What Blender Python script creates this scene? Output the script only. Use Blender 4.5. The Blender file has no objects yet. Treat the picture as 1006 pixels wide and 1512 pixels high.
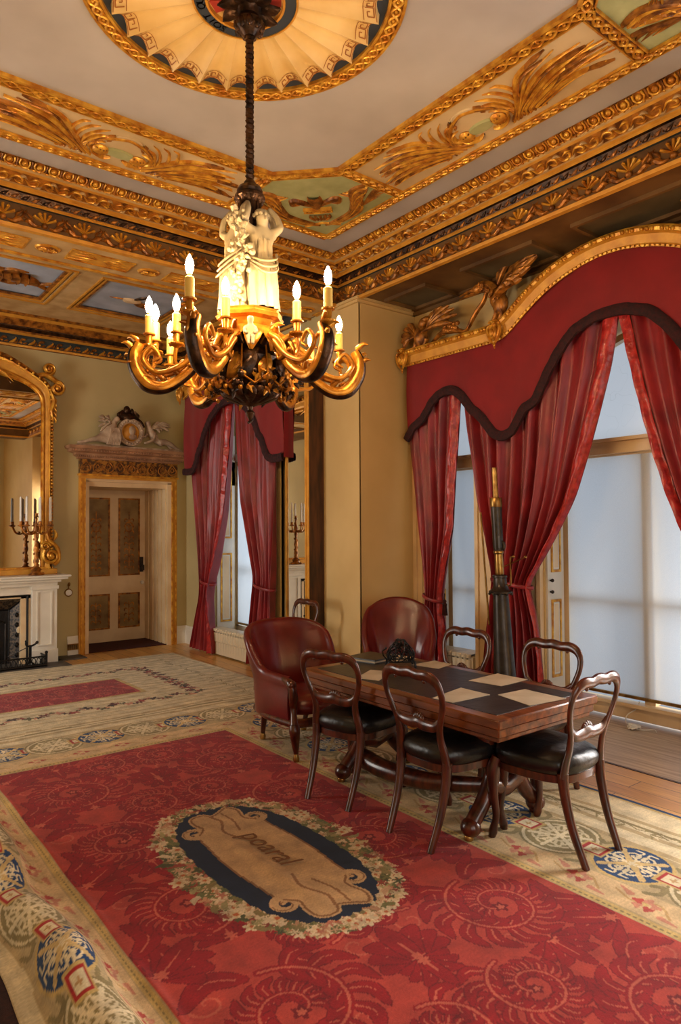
# Drawing room: photograph rebuilt object by object (units: metres; camera at x=y=0, eye height 1.6)
EXPOSURE=0.88; DAYP=13.0; FILLP=24.0; WORLD=.25
import bpy, math, random
import numpy as np
from mathutils import Vector, Matrix
PI = math.pi
rnd = random.Random(7)
SC = bpy.context.scene
COL = SC.collection

# ---------------------------------------------------------------- mesh builder
class MB:
    def __init__(s):
        s.v = []; s.f = []; s.m = []
    def add(s, verts, faces, mat=0):
        o = len(s.v)
        s.v.extend([tuple(map(float, p)) for p in verts])
        for f in faces:
            s.f.append(tuple(i + o for i in f)); s.m.append(mat)
    def box(s, x0, x1, y0, y1, z0, z1, mat=0):
        v = [(x, y, z) for x in (x0, x1) for y in (y0, y1) for z in (z0, z1)]
        s.add(v, [(0,1,3,2),(4,6,7,5),(0,4,5,1),(2,3,7,6),(0,2,6,4),(1,5,7,3)], mat)
    def bbox(s, x0, x1, y0, y1, z0, z1, b=.004, mat=0):
        """box with chamfered edges"""
        X=(x0,x1);Y=(y0,y1);Z=(z0,z1); vs=[]; idx={}
        for i in (0,1):
            for j in (0,1):
                for k in (0,1):
                    sx=b*(1-2*i); sy=b*(1-2*j); sz=b*(1-2*k)
                    for a,(dx,dy,dz) in enumerate(((0,sy,sz),(sx,0,sz),(sx,sy,0))):
                        idx[(i,j,k,a)]=len(vs); vs.append((X[i]+dx,Y[j]+dy,Z[k]+dz))
        fs=[]
        for i in (0,1):
            q=[idx[(i,j,k,0)] for j,k in ((0,0),(1,0),(1,1),(0,1))]; fs.append(q if i else q[::-1])
            q=[idx[(k,i,j,1)] for j,k in ((0,0),(1,0),(1,1),(0,1))]; fs.append(q if i else q[::-1])
            q=[idx[(j,k,i,2)] for j,k in ((0,0),(1,0),(1,1),(0,1))]; fs.append(q if i else q[::-1])
        for i in (0,1):
            for j in (0,1):
                fs.append([idx[(0,i,j,1)],idx[(1,i,j,1)],idx[(1,i,j,2)],idx[(0,i,j,2)]])
                fs.append([idx[(i,0,j,0)],idx[(i,1,j,0)],idx[(i,1,j,2)],idx[(i,0,j,2)]])
                fs.append([idx[(i,j,0,0)],idx[(i,j,1,0)],idx[(i,j,1,1)],idx[(i,j,0,1)]])
                for k in (0,1): fs.append([idx[(i,j,k,0)],idx[(i,j,k,1)],idx[(i,j,k,2)]])
        # dedupe the corner tris (each added twice at most)
        s.add(vs, fs, mat)
    def quad(s, a, b, c, d, mat=0):
        s.add([a,b,c,d], [(0,1,2,3)], mat)
    def grid(s, P, closed_u=False, closed_v=False, mat=0):
        """P[nu][nv] points"""
        nu=len(P); nv=len(P[0]); vs=[p for r in P for p in r]; fs=[]
        for i in range(nu if closed_u else nu-1):
            for j in range(nv if closed_v else nv-1):
                a=i*nv+j; b=((i+1)%nu)*nv+j; c=((i+1)%nu)*nv+(j+1)%nv; d=i*nv+(j+1)%nv
                fs.append((a,b,c,d))
        s.add(vs, fs, mat)
    def lathe(s, prof, n=16, c=(0,0,0), M=None, mat=0, sx=1, sy=1):
        P=[]
        for r,z in prof:
            row=[]
            for k in range(n):
                t=2*PI*k/n; p=Vector((r*math.cos(t)*sx, r*math.sin(t)*sy, z))
                if M is not None: p=M@p
                row.append((p[0]+c[0],p[1]+c[1],p[2]+c[2]))
            P.append(row)
        s.grid(P, closed_v=True, mat=mat)
        o=len(s.v)-len(prof)*n
        if prof[0][0]>1e-6: s.f.append(tuple(o+k for k in range(n))[::-1]); s.m.append(mat)
        if prof[-1][0]>1e-6: s.f.append(tuple(o+(len(prof)-1)*n+k for k in range(n))); s.m.append(mat)
    def ball(s, c, r, n=8, m=5, mat=0, M=None):
        if not hasattr(r,'__len__'): r=(r,r,r)
        P=[]
        for i in range(m+1):
            a=PI*i/m; row=[]
            for k in range(n):
                t=2*PI*k/n
                p=Vector((r[0]*math.sin(a)*math.cos(t), r[1]*math.sin(a)*math.sin(t), -r[2]*math.cos(a)))
                if M is not None: p=M@p
                row.append((p[0]+c[0],p[1]+c[1],p[2]+c[2]))
            P.append(row)
        s.grid(P, closed_v=True, mat=mat)
    def tube(s, pts, rad, n=8, closed=False, up=(0,0,1), asp=1.0, mat=0, cap=True, twist=0):
        """swept ellipse: half-size rad across 'side', rad*asp along 'up'"""
        pts=[Vector(p) for p in pts]; N=len(pts)
        if not hasattr(rad,'__len__'): rad=[rad]*N
        up=Vector(up).normalized(); rows=[]; 
        prev=None
        for i in range(N):
            if closed: t=pts[(i+1)%N]-pts[i-1]
            else: t=pts[min(i+1,N-1)]-pts[max(i-1,0)]
            if t.length<1e-9: t=Vector((0,0,1))
            t.normalize()
            u=(prev if prev is not None else up); u=u-t*u.dot(t)
            if u.length<1e-4:
                u=Vector((1,0,0)) if abs(t.x)<.9 else Vector((0,1,0)); u=u-t*u.dot(t)
            u.normalize(); prev=u
            sd=t.cross(u); a=asp[i] if hasattr(asp,'__len__') else asp
            row=[]
            for k in range(n):
                th=2*PI*k/n+twist*i
                row.append(pts[i]+sd*(math.cos(th)*rad[i])+u*(math.sin(th)*rad[i]*a))
            rows.append(row)
        s.grid(rows, closed_u=closed, closed_v=True, mat=mat)
        if cap and not closed:
            o=len(s.v)-N*n
            s.f.append(tuple(o+k for k in range(n))[::-1]); s.m.append(mat)
            s.f.append(tuple(o+(N-1)*n+k for k in range(n))); s.m.append(mat)
    def prism(s, poly, fr, h, mat=0, h0=0.0, bev=0.0):
        """polygon (2d, ccw) in frame extruded along its normal h0..h; optional chamfer"""
        n=len(poly)
        a=[fr(x,y,h0) for x,y in poly]; 
        if bev:
            cx=sum(p[0] for p in poly)/n; cy=sum(p[1] for p in poly)/n
            R=max(math.hypot(p[0]-cx,p[1]-cy) for p in poly); k=1-bev/R
            b=[fr(x,y,h-bev) for x,y in poly]; c=[fr(cx+(x-cx)*k,cy+(y-cy)*k,h) for x,y in poly]
            s.add(a+b+c,[tuple(range(n))[::-1]]+[(i,(i+1)%n,n+(i+1)%n,n+i) for i in range(n)]+[(n+i,n+(i+1)%n,2*n+(i+1)%n,2*n+i) for i in range(n)]+[tuple(range(2*n,3*n))],mat)
        else:
            b=[fr(x,y,h) for x,y in poly]
            s.add(a+b,[tuple(range(n))[::-1]]+[(i,(i+1)%n,n+(i+1)%n,n+i) for i in range(n)]+[tuple(range(n,2*n))],mat)
    def stroke(s, fr, pts, w, h, mat=0, ridge=True, base=0.0):
        """raised leaf-like ribbon along a 2d path in a frame; w = half width (list or number)"""
        N=len(pts)
        if not hasattr(w,'__len__'): w=[w]*N
        rows=[]
        prof=((-1,0),(-.7,.75),(0,1.0) if ridge else (0,.55),(.7,.75),(1,0))
        for i in range(N):
            x0,y0=pts[max(i-1,0)]; x1,y1=pts[min(i+1,N-1)]
            dx,dy=x1-x0,y1-y0; L=math.hypot(dx,dy) or 1; nx,ny=-dy/L,dx/L
            hh=h*min(1.0,.35+w[i]/(max(w)+1e-9))
            rows.append([fr(pts[i][0]+nx*a*w[i], pts[i][1]+ny*a*w[i], base+b*hh) for a,b in prof])
        s.grid(rows, mat=mat)
    def transform(s, M, start=0):
        for i in range(start,len(s.v)):
            p=M@Vector(s.v[i]); s.v[i]=(p.x,p.y,p.z)
    def merge(s, o, M=None):
        b=len(s.v)
        s.v.extend(o.v if M is None else [tuple(M@Vector(p)) for p in o.v])
        s.f.extend([tuple(i+b for i in f) for f in o.f]); s.m.extend(o.m)
    def build(s, name, mats, parent=None, angle=40, loc=None, smooth=True):
        me=bpy.data.meshes.new(name)
        me.from_pydata(s.v, [], s.f)
        if not isinstance(mats,(list,tuple)): mats=[mats]
        for m in mats: me.materials.append(m)
        if len(mats)>1: me.polygons.foreach_set('material_index', s.m)
        if smooth:
            me.polygons.foreach_set('use_smooth',[True]*len(me.polygons))
        me.validate(); 
        if smooth: me.set_sharp_from_angle(angle=math.radians(angle))
        me.update()
        o=bpy.data.objects.new(name, me); COL.objects.link(o)
        if parent: o.parent=parent
        if loc: o.location=loc
        return o

def frame(O,U,V,N=None):
    O=Vector(O);U=Vector(U);V=Vector(V); N=Vector(N) if N is not None else U.cross(V)
    return lambda x,y,h=0.0: tuple(O+U*x+V*y+N*h)

def cat(pts, n=6, closed=False):
    """catmull-rom through points (any dimension)"""
    P=[np.array(p,float) for p in pts]; N=len(P); out=[]
    for i in range(N if closed else N-1):
        p1=P[i]; p2=P[(i+1)%N]
        p0=P[i-1] if (closed or i>0) else 2*p1-p2
        p3=P[(i+2)%N] if (closed or i+2<N) else 2*p2-p1
        for k in range(n):
            t=k/n
            out.append(tuple(.5*(2*p1+(p2-p0)*t+(2*p0-5*p1+4*p2-p3)*t*t+(3*p1-p0-3*p2+p3)*t**3)))
    if not closed: out.append(tuple(P[-1]))
    return out
def lerp(a,b,t): return a+(b-a)*t
def interp(x, xs, ys): return float(np.interp(x, xs, ys))
def taper(n, w, a=.25, b=.05, peak=.4):
    return [w*(lerp(a,1,(i/(n-1))/peak) if i/(n-1)<peak else lerp(1,b,((i/(n-1)-peak)/(1-peak))**1.3)) for i in range(n)]
def spiral(c, r0, r1, a0, turns, n=24):
    return [(c[0]+lerp(r0,r1,(i/n)**.8)*math.cos(a0+2*PI*turns*i/n), c[1]+lerp(r0,r1,(i/n)**.8)*math.sin(a0+2*PI*turns*i/n)) for i in range(n+1)]

# ---------------------------------------------------------------- object tags
def tag(o, label, cat_, group=None):
    o['label']=label; o['category']=cat_
    if group: o['group']=group
    return o
def thing(name, label, cat_, loc=(0,0,0), rz=0.0, group=None):
    o=bpy.data.objects.new(name,None); COL.objects.link(o)
    o.location=loc; o.rotation_euler=(0,0,rz); o.empty_display_size=.1
    return tag(o,label,cat_,group)
def structure(o, label=None, cat_=None):
    o['kind']='structure'
    if label: o['label']=label
    if cat_: o['category']=cat_
    return o
def dup(root, loc, rz, label, group=None):
    r=root.copy(); COL.objects.link(r); r.location=loc; r.rotation_euler=(0,0,rz); r['label']=label
    if group: r['group']=group
    for ch in list(root.children):
        c=ch.copy(); COL.objects.link(c); c.parent=r
        for g in list(ch.children):
            d=g.copy(); COL.objects.link(d); d.parent=c
    return r

# ---------------------------------------------------------------- materials
def srgb(r,g,b):
    f=lambda c: ((c/255)/12.92 if c/255<=.04045 else ((c/255+.055)/1.055)**2.4)
    return (f(r),f(g),f(b),1)
def material(name, col, rough=.5, metal=0.0, col2=None, scale=6.0, stretch=(1,1,1), bump=0.0, bscale=None, detail=4, coat=0.0, sheen=0.0, spec=.5, contrast=(.35,.65), sss=0):
    m=bpy.data.materials.new(name); m.use_nodes=True; nt=m.node_tree; N=nt.nodes; L=nt.links
    b=N['Principled BSDF']
    b.inputs['Roughness'].default_value=rough; b.inputs['Metallic'].default_value=metal
    b.inputs['Specular IOR Level'].default_value=spec
    if coat: b.inputs['Coat Weight'].default_value=coat; b.inputs['Coat Roughness'].default_value=.15
    if sheen: b.inputs['Sheen Weight'].default_value=sheen; b.inputs['Sheen Roughness'].default_value=.4
    tc=N.new('ShaderNodeTexCoord'); mp=N.new('ShaderNodeMapping'); mp.inputs['Scale'].default_value=stretch
    L.new(tc.outputs['Object'],mp.inputs['Vector'])
    if col2 is not None:
        nz=N.new('ShaderNodeTexNoise'); nz.inputs['Scale'].default_value=scale; nz.inputs['Detail'].default_value=detail
        L.new(mp.outputs['Vector'],nz.inputs['Vector'])
        rp=N.new('ShaderNodeValToRGB'); e=rp.color_ramp.elements
        e[0].position=contrast[0]; e[1].position=contrast[1]; e[0].color=col2; e[1].color=col
        L.new(nz.outputs['Fac'],rp.inputs['Fac']); L.new(rp.outputs['Color'],b.inputs['Base Color'])
    else: b.inputs['Base Color'].default_value=col
    if bump:
        nb=N.new('ShaderNodeTexNoise'); nb.inputs['Scale'].default_value=bscale or scale; nb.inputs['Detail'].default_value=3
        L.new(mp.outputs['Vector'],nb.inputs['Vector'])
        bp=N.new('ShaderNodeBump'); bp.inputs['Strength'].default_value=bump; bp.inputs['Distance'].default_value=.01
        L.new(nb.outputs['Fac'],bp.inputs['Height']); L.new(bp.outputs['Normal'],b.inputs['Normal'])
    return m
def emitter(name, col, strength):
    m=bpy.data.materials.new(name); m.use_nodes=True; nt=m.node_tree
    b=nt.nodes['Principled BSDF']; b.inputs['Emission Color'].default_value=col; b.inputs['Emission Strength'].default_value=strength
    b.inputs['Base Color'].default_value=col
    return m
def painted(name, rough=.85, attr='pattern', bump=.25, bscale=220, sheen=.0):
    m=bpy.data.materials.new(name); m.use_nodes=True; nt=m.node_tree; N=nt.nodes; L=nt.links
    b=N['Principled BSDF']; b.inputs['Roughness'].default_value=rough; b.inputs['Specular IOR Level'].default_value=.2
    if sheen: b.inputs['Sheen Weight'].default_value=sheen
    at=N.new('ShaderNodeAttribute'); at.attribute_name=attr
    tc=N.new('ShaderNodeTexCoord'); nz=N.new('ShaderNodeTexNoise'); nz.inputs['Scale'].default_value=9; nz.inputs['Detail'].default_value=6
    L.new(tc.outputs['Object'],nz.inputs['Vector'])
    mr=N.new('ShaderNodeMapRange'); mr.inputs['From Min'].default_value=.3; mr.inputs['From Max'].default_value=.7; mr.inputs['To Min'].default_value=.72; mr.inputs['To Max'].default_value=1.15
    L.new(nz.outputs['Fac'],mr.inputs['Value'])
    mx=N.new('ShaderNodeMix'); mx.data_type='RGBA'; mx.blend_type='MULTIPLY'; mx.inputs['Factor'].default_value=1
    L.new(at.outputs['Color'],mx.inputs['A']); L.new(mr.outputs['Result'],mx.inputs['B']); L.new(mx.outputs['Result'],b.inputs['Base Color'])
    nb=N.new('ShaderNodeTexNoise'); nb.inputs['Scale'].default_value=bscale; L.new(tc.outputs['Object'],nb.inputs['Vector'])
    bp=N.new('ShaderNodeBump'); bp.inputs['Strength'].default_value=bump; bp.inputs['Distance'].default_value=.004
    L.new(nb.outputs['Fac'],bp.inputs['Height']); L.new(bp.outputs['Normal'],b.inputs['Normal'])
    return m

MT={}
MT['ceil']=material('ceiling_plaster',srgb(186,178,172),.85,col2=srgb(170,161,154),scale=1.5)
MT['cream']=material('cream_paint',srgb(216,190,146),.6,col2=srgb(196,168,122),scale=2)
MT['creamd']=material('aged_cream_paint',srgb(206,172,118),.6,col2=srgb(178,140,86),scale=5)
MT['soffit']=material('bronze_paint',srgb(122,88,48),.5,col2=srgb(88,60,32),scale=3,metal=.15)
MT['gold']=material('gold_leaf',srgb(240,182,66),.36,metal=.45,col2=srgb(186,112,30),scale=14,bump=.2,bscale=60)
MT['goldp']=material('gold_paint',srgb(222,160,58),.45,metal=.2,col2=srgb(202,138,46),scale=9,bump=.15,bscale=50)
MT['goldd']=material('dull_gilding',srgb(196,126,46),.38,metal=.4,col2=srgb(100,56,20),scale=16,bump=.3,bscale=60)
MT['bronze']=material('dark_bronze',srgb(84,56,34),.35,metal=.7,col2=srgb(30,20,14),scale=18,bump=.3,bscale=50)
MT['navy']=material('dark_teal_ground',srgb(52,60,58),.6,col2=srgb(34,40,42),scale=8)
MT['green']=material('sage_green_paint',srgb(178,178,124),.7,col2=srgb(150,150,98),scale=5)
MT['bluegrey']=material('blue_grey_paint',srgb(176,184,198),.7,col2=srgb(150,158,172),scale=3)
MT['wall']=material('olive_wall_paint',srgb(196,178,128),.7,col2=srgb(182,164,114),scale=1.2,bump=.05,bscale=90)
MT['pier']=material('warm_cream_wall_paint',srgb(214,182,122),.6,col2=srgb(200,166,106),scale=1.2,bump=.05,bscale=90)
MT['white']=material('white_gloss_paint',srgb(232,226,212),.35,col2=srgb(218,210,194),scale=3)
MT['offwhite']=material('ivory_paint',srgb(236,210,168),.45,col2=srgb(218,186,142),scale=3)
MT['marble']=material('white_marble',srgb(172,156,122),.5,col2=srgb(150,132,98),scale=5)
MT['stone']=material('pale_stone',srgb(202,178,150),.6,col2=srgb(150,122,98),scale=9,bump=.2,bscale=30)
MT['velvet']=material('red_velvet',srgb(136,8,14),.75,col2=srgb(122,7,12),scale=3,sheen=.35,bump=.1,bscale=120)
MT['fringe']=material('dark_crimson_fringe',srgb(60,8,12),.85,col2=srgb(30,6,10),scale=40,bump=.5,bscale=200)
MT['damask']=material('red_silk_damask',srgb(150,30,34),.42,col2=srgb(112,14,20),scale=7,stretch=(1,1,.45),sheen=.3,bump=.12,bscale=30,spec=.55)
MT['satin']=material('crimson_satin_edge',srgb(188,48,44),.3,col2=srgb(140,20,24),scale=22,bump=.5,bscale=30)
MT['wood']=material('mahogany',srgb(94,40,20),.28,col2=srgb(44,16,9),scale=5,stretch=(6,6,1.2),coat=.3,detail=8)
MT['woodl']=material('oak_table_top',srgb(134,72,32),.3,col2=srgb(74,34,15),scale=3,stretch=(9,1,9),coat=.25,detail=8)
MT['brownwood']=material('dark_stained_board',srgb(86,46,20),.45,col2=srgb(46,24,12),scale=4,stretch=(6,6,.8),detail=8)
MT['blackleather']=material('black_leather',srgb(22,20,20),.33,col2=srgb(12,11,12),scale=20,bump=.25,bscale=35)
MT['redleather']=material('oxblood_leather',srgb(108,26,22),.30,col2=srgb(88,18,17),scale=5,bump=.12,bscale=14,coat=.15)
MT['desk']=material('black_desk_leather',srgb(40,38,38),.38,col2=srgb(24,23,24),scale=9,bump=.25,bscale=25)
MT['paper']=material('buff_blotting_paper',srgb(190,174,150),.8,col2=srgb(174,156,130),scale=6)
MT['black']=material('black_cast_iron',srgb(26,24,24),.4,metal=.5,col2=srgb(14,13,13),scale=20,bump=.3,bscale=40)
MT['brass']=material('aged_brass',srgb(190,150,84),.3,metal=.9,col2=srgb(120,84,42),scale=10)
MT['gunmetal']=material('dark_gunmetal',srgb(70,62,56),.35,metal=.6,col2=srgb(46,40,36),scale=9)
MT['candle']=material('white_candle_wax',srgb(240,236,226),.5)
MT['candletube']=material('yellow_candle_sleeve',srgb(232,190,90),.5)
MT['bulb']=emitter('lit_bulb',(1.0,.68,.36,1),300)
MT['mirror']=material('mirror_glass',(.86,.86,.84,1),.015,metal=1.0)
MT['flute']=material('cream_gold_flutes',srgb(236,202,136),.5,col2=srgb(218,178,104),scale=3)
MT['redpaint']=material('vermilion_paint',srgb(176,52,36),.6)
MT['darkblue']=material('dark_blue_paint',srgb(44,52,62),.6)
MT['matred']=material('dark_red_mat',srgb(70,16,16),.9,col2=srgb(50,10,10),scale=30)
MT['slate']=material('grey_slate_hearth',srgb(92,86,80),.6,col2=srgb(70,66,62),scale=5)
MT['tile']=material('dark_patterned_tile',srgb(92,76,58),.35,col2=srgb(26,22,20),scale=38,contrast=(.45,.55))
MT['doorpanel']=material('painted_door_panel',srgb(158,130,76),.5,col2=srgb(116,86,44),scale=4,detail=8)
MT['tortoise']=material('gold_on_brown_frieze',srgb(170,116,44),.45,metal=.3,col2=srgb(82,52,30),scale=20,contrast=(.44,.56))
MT['radiator']=material('cream_enamel',srgb(214,196,164),.35)
MT['flex']=material('white_plastic',srgb(230,224,210),.4)
MT['glass']=None
def glass():
    m=bpy.data.materials.new('window_glass'); m.use_nodes=True; nt=m.node_tree; N=nt.nodes; L=nt.links
    N.remove(N['Principled BSDF']); t=N.new('ShaderNodeBsdfTransparent'); g=N.new('ShaderNodeBsdfGlossy'); g.inputs['Roughness'].default_value=.02
    x=N.new('ShaderNodeMixShader'); x.inputs[0].default_value=.06; L.new(t.outputs[0],x.inputs[1]); L.new(g.outputs[0],x.inputs[2]); L.new(x.outputs[0],N['Material Output'].inputs[0])
    return m
MT['glass']=glass()
def blindmat():
    m=bpy.data.materials.new('white_blind_fabric'); m.use_nodes=True; nt=m.node_tree; N=nt.nodes; L=nt.links
    N.remove(N['Principled BSDF']); t=N.new('ShaderNodeBsdfTranslucent'); d=N.new('ShaderNodeBsdfDiffuse')
    tc=N.new('ShaderNodeTexCoord'); nz=N.new('ShaderNodeTexNoise'); nz.inputs['Scale'].default_value=240; L.new(tc.outputs['Object'],nz.inputs['Vector'])
    rp=N.new('ShaderNodeValToRGB'); rp.color_ramp.elements[0].color=(.62,.66,.70,1); rp.color_ramp.elements[1].color=(.80,.84,.88,1)
    L.new(nz.outputs['Fac'],rp.inputs['Fac'])
    L.new(rp.outputs['Color'],t.inputs['Color']); L.new(rp.outputs['Color'],d.inputs['Color'])
    x=N.new('ShaderNodeMixShader'); x.inputs[0].default_value=.35; L.new(t.outputs[0],x.inputs[1]); L.new(d.outputs[0],x.inputs[2]); L.new(x.outputs[0],N['Material Output'].inputs[0])
    return m
MT['blind']=blindmat()
def floorboards():
    m=bpy.data.materials.new('oak_floorboards'); m.use_nodes=True; nt=m.node_tree; N=nt.nodes; L=nt.links
    b=N['Principled BSDF']; b.inputs['Roughness'].default_value=.32
    tc=N.new('ShaderNodeTexCoord'); mp=N.new('ShaderNodeMapping'); mp.inputs['Rotation'].default_value=(0,0,PI/2); L.new(tc.outputs['Object'],mp.inputs['Vector'])
    br=N.new('ShaderNodeTexBrick'); br.offset=.37; br.inputs['Scale'].default_value=1; br.inputs['Brick Width'].default_value=2.3; br.inputs['Row Height'].default_value=.15
    br.inputs['Mortar Size'].default_value=.0025; br.inputs['Mortar'].default_value=srgb(34,20,10); br.inputs['Color1'].default_value=srgb(212,160,88); br.inputs['Color2'].default_value=srgb(182,128,66)
    L.new(mp.outputs['Vector'],br.inputs['Vector'])
    nz=N.new('ShaderNodeTexNoise'); nz.inputs['Scale'].default_value=4; nz.inputs['Detail'].default_value=8
    m2=N.new('ShaderNodeMapping'); m2.inputs['Scale'].default_value=(14,1,1); L.new(tc.outputs['Object'],m2.inputs['Vector']); L.new(m2.outputs['Vector'],nz.inputs['Vector'])
    mx=N.new('ShaderNodeMix'); mx.data_type='RGBA'; mx.blend_type='OVERLAY'; mx.inputs['Factor'].default_value=.55
    L.new(br.outputs['Color'],mx.inputs['A']); L.new(nz.outputs['Fac'],mx.inputs['B']); L.new(mx.outputs['Result'],b.inputs['Base Color'])
    return m
MT['floor']=floorboards()
# ================================================================ camera
PX,YAW,PITCH,ROLL=1016.374,.6633365,.0265193,-.0057433
cam=bpy.data.cameras.new('camera'); co=bpy.data.objects.new('camera',cam); COL.objects.link(co)
cam.sensor_fit='VERTICAL'; cam.sensor_height=36; cam.lens=36*PX/1512; cam.clip_start=.05
_f=Vector((math.sin(YAW)*math.cos(PITCH),math.cos(YAW)*math.cos(PITCH),math.sin(PITCH))); _r=Vector((math.cos(YAW),-math.sin(YAW),0)); _u=_r.cross(_f)
R2=_r*math.cos(ROLL)+_u*math.sin(ROLL); U2=_u*math.cos(ROLL)-_r*math.sin(ROLL)
co.matrix_world=Matrix(((R2.x,U2.x,-_f.x,0),(R2.y,U2.y,-_f.y,0),(R2.z,U2.z,-_f.z,1.6),(0,0,0,1)))
SC.camera=co
SC.view_settings.view_transform='Standard'; SC.view_settings.look='None'; SC.view_settings.gamma=1; SC.view_settings.use_curve_mapping=False
SC.view_settings.exposure=EXPOSURE if 'EXPOSURE' in globals() else 0.0

CX,CY,ZC=1.75,2.98,4.30          # main ceiling centre and height
ZS=3.92                          # soffit of the beams
BF,WR,WB=4.36,5.12,9.2           # pier face / bay window wall / far wall
# ================================================================ floor and walls
m=MB(); m.box(-1.8,BF,-2.4,10.6,-.1,0); structure(m.build('floor',MT['floor']))
m=MB(); m.box(BF,5.5,-2.4,9.2,-.1,-.001)
bayfloor=material('daylit_bay_floorboards',srgb(206,184,158),.4,col2=srgb(166,140,116),scale=2.2,stretch=(14,.8,1),detail=9)  # bay boards, paler because reflected daylight is put into their colour
structure(m.build('floor_bay',bayfloor))
m=MB(); m.box(BF-.012,BF+.012,.2,5.26,-.02,.003); structure(m.build('trim_floor_joint',MT['brownwood']))

# far wall with a deep doorway
DX0,DX1,DZ=2.965,4.065,2.275
m=MB(); m.box(-1.8,DX0,WB,10.1,0,ZC); m.box(DX1,5.5,WB,10.1,0,ZC); m.box(DX0,DX1,WB,10.1,DZ,ZC); m.box(DX0-.2,DX1+.2,10.1,10.3,0,2.6)
structure(m.build('wall_back',MT['wall']))
# wall with the far window (right side of the far room) and the pier
W2A,W2B,W2T=6.88,8.33,3.25
m=MB(); m.box(BF,5.5,5.26,W2A,0,ZC); m.box(BF,4.9,W2B,WB,0,ZC); m.box(BF,4.9,W2A,W2B,W2T,ZC)
structure(m.build('wall_right_far',MT['wall']))
m=MB(); m.box(BF-.012,5.3,5.25,5.86,0,ZS); m.box(BF-.02,BF,5.25,5.56,0,ZS)
for s,z0 in ((.03,ZS-.05),(.05,ZS-.025)):
    m.box(BF-.02-s,5.3,5.25-s,5.56,z0,z0+.026)
structure(m.build('wall_pier',MT['pier']))
m=MB(); m.box(BF,5.5,-2.4,.62,0,ZC)
structure(m.build('wall_pier_near',MT['pier']))
m=MB()
for a,b in ((-2.4,6.35),(7.65,10.1)): m.box(-2,-1.8,a,b,0,ZC)
for a,b in ((6.35,7.65),): m.box(-2,-1.8,a,b,0,.4); m.box(-2,-1.8,a,b,3.1,ZC)  # opening in the unseen wall, added for the left fill lamp
structure(m.build('wall_left',MT['wall']))
m=MB()
for a,b in ((-1.8,-.9),(.3,1.4),(2.6,4.4)): m.box(a,b,-2.6,-2.4,0,ZC)
for a,b in ((-.9,.3),(1.4,2.6)): m.box(a,b,-2.6,-2.4,3.1,ZC); m.box(a,b,-2.6,-2.4,0,.25)  # openings in the unseen wall, added for the front fill lamps
structure(m.build('wall_front',MT['wall']))

# bay window wall with the three-light opening
WC=2.88
def zopen(y):
    d=abs(y-WC)
    if d<.78: return 2.5+math.sqrt(max(0,.78**2-d*d))
    if 1.54<d<2.18: return 3.0
    return None
m=MB()
ys=sorted(set([.62,5.26]+[WC+s*a for s in (-1,1) for a in (1.54,2.18)]+[WC-.78+1.56*k/28 for k in range(29)]))
for a,b in zip(ys[:-1],ys[1:]):
    c=(a+b)/2; z=zopen(c)
    if z is None: m.box(WR,5.5,a,b,0,ZS+.2); continue
    za,zb=(zopen(a) or z),(zopen(b) or z)
    if abs(c-WC)<.78: za=2.5+math.sqrt(max(0,.78**2-(a-WC)**2)); zb=2.5+math.sqrt(max(0,.78**2-(b-WC)**2))
    else: za=zb=3.0
    T=ZS+.2
    v=[(WR,a,za),(WR,b,zb),(WR,b,T),(WR,a,T),(5.5,a,za),(5.5,b,zb),(5.5,b,T),(5.5,a,T)]
    m.add(v,[(0,1,2,3),(7,6,5,4),(0,4,5,1),(3,2,6,7)])
structure(m.build('wall_right',MT['pier'],angle=25))

# ================================================================ ceilings, beams and soffits
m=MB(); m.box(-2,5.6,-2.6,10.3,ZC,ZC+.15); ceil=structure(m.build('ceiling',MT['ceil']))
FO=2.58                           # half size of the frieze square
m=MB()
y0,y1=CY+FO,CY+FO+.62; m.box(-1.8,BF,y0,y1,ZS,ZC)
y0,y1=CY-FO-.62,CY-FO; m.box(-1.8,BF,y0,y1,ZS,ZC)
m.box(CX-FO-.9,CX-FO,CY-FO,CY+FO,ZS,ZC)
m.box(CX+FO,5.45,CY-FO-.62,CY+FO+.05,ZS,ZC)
structure(m.build('ceiling_beam',MT['soffit']))
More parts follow.
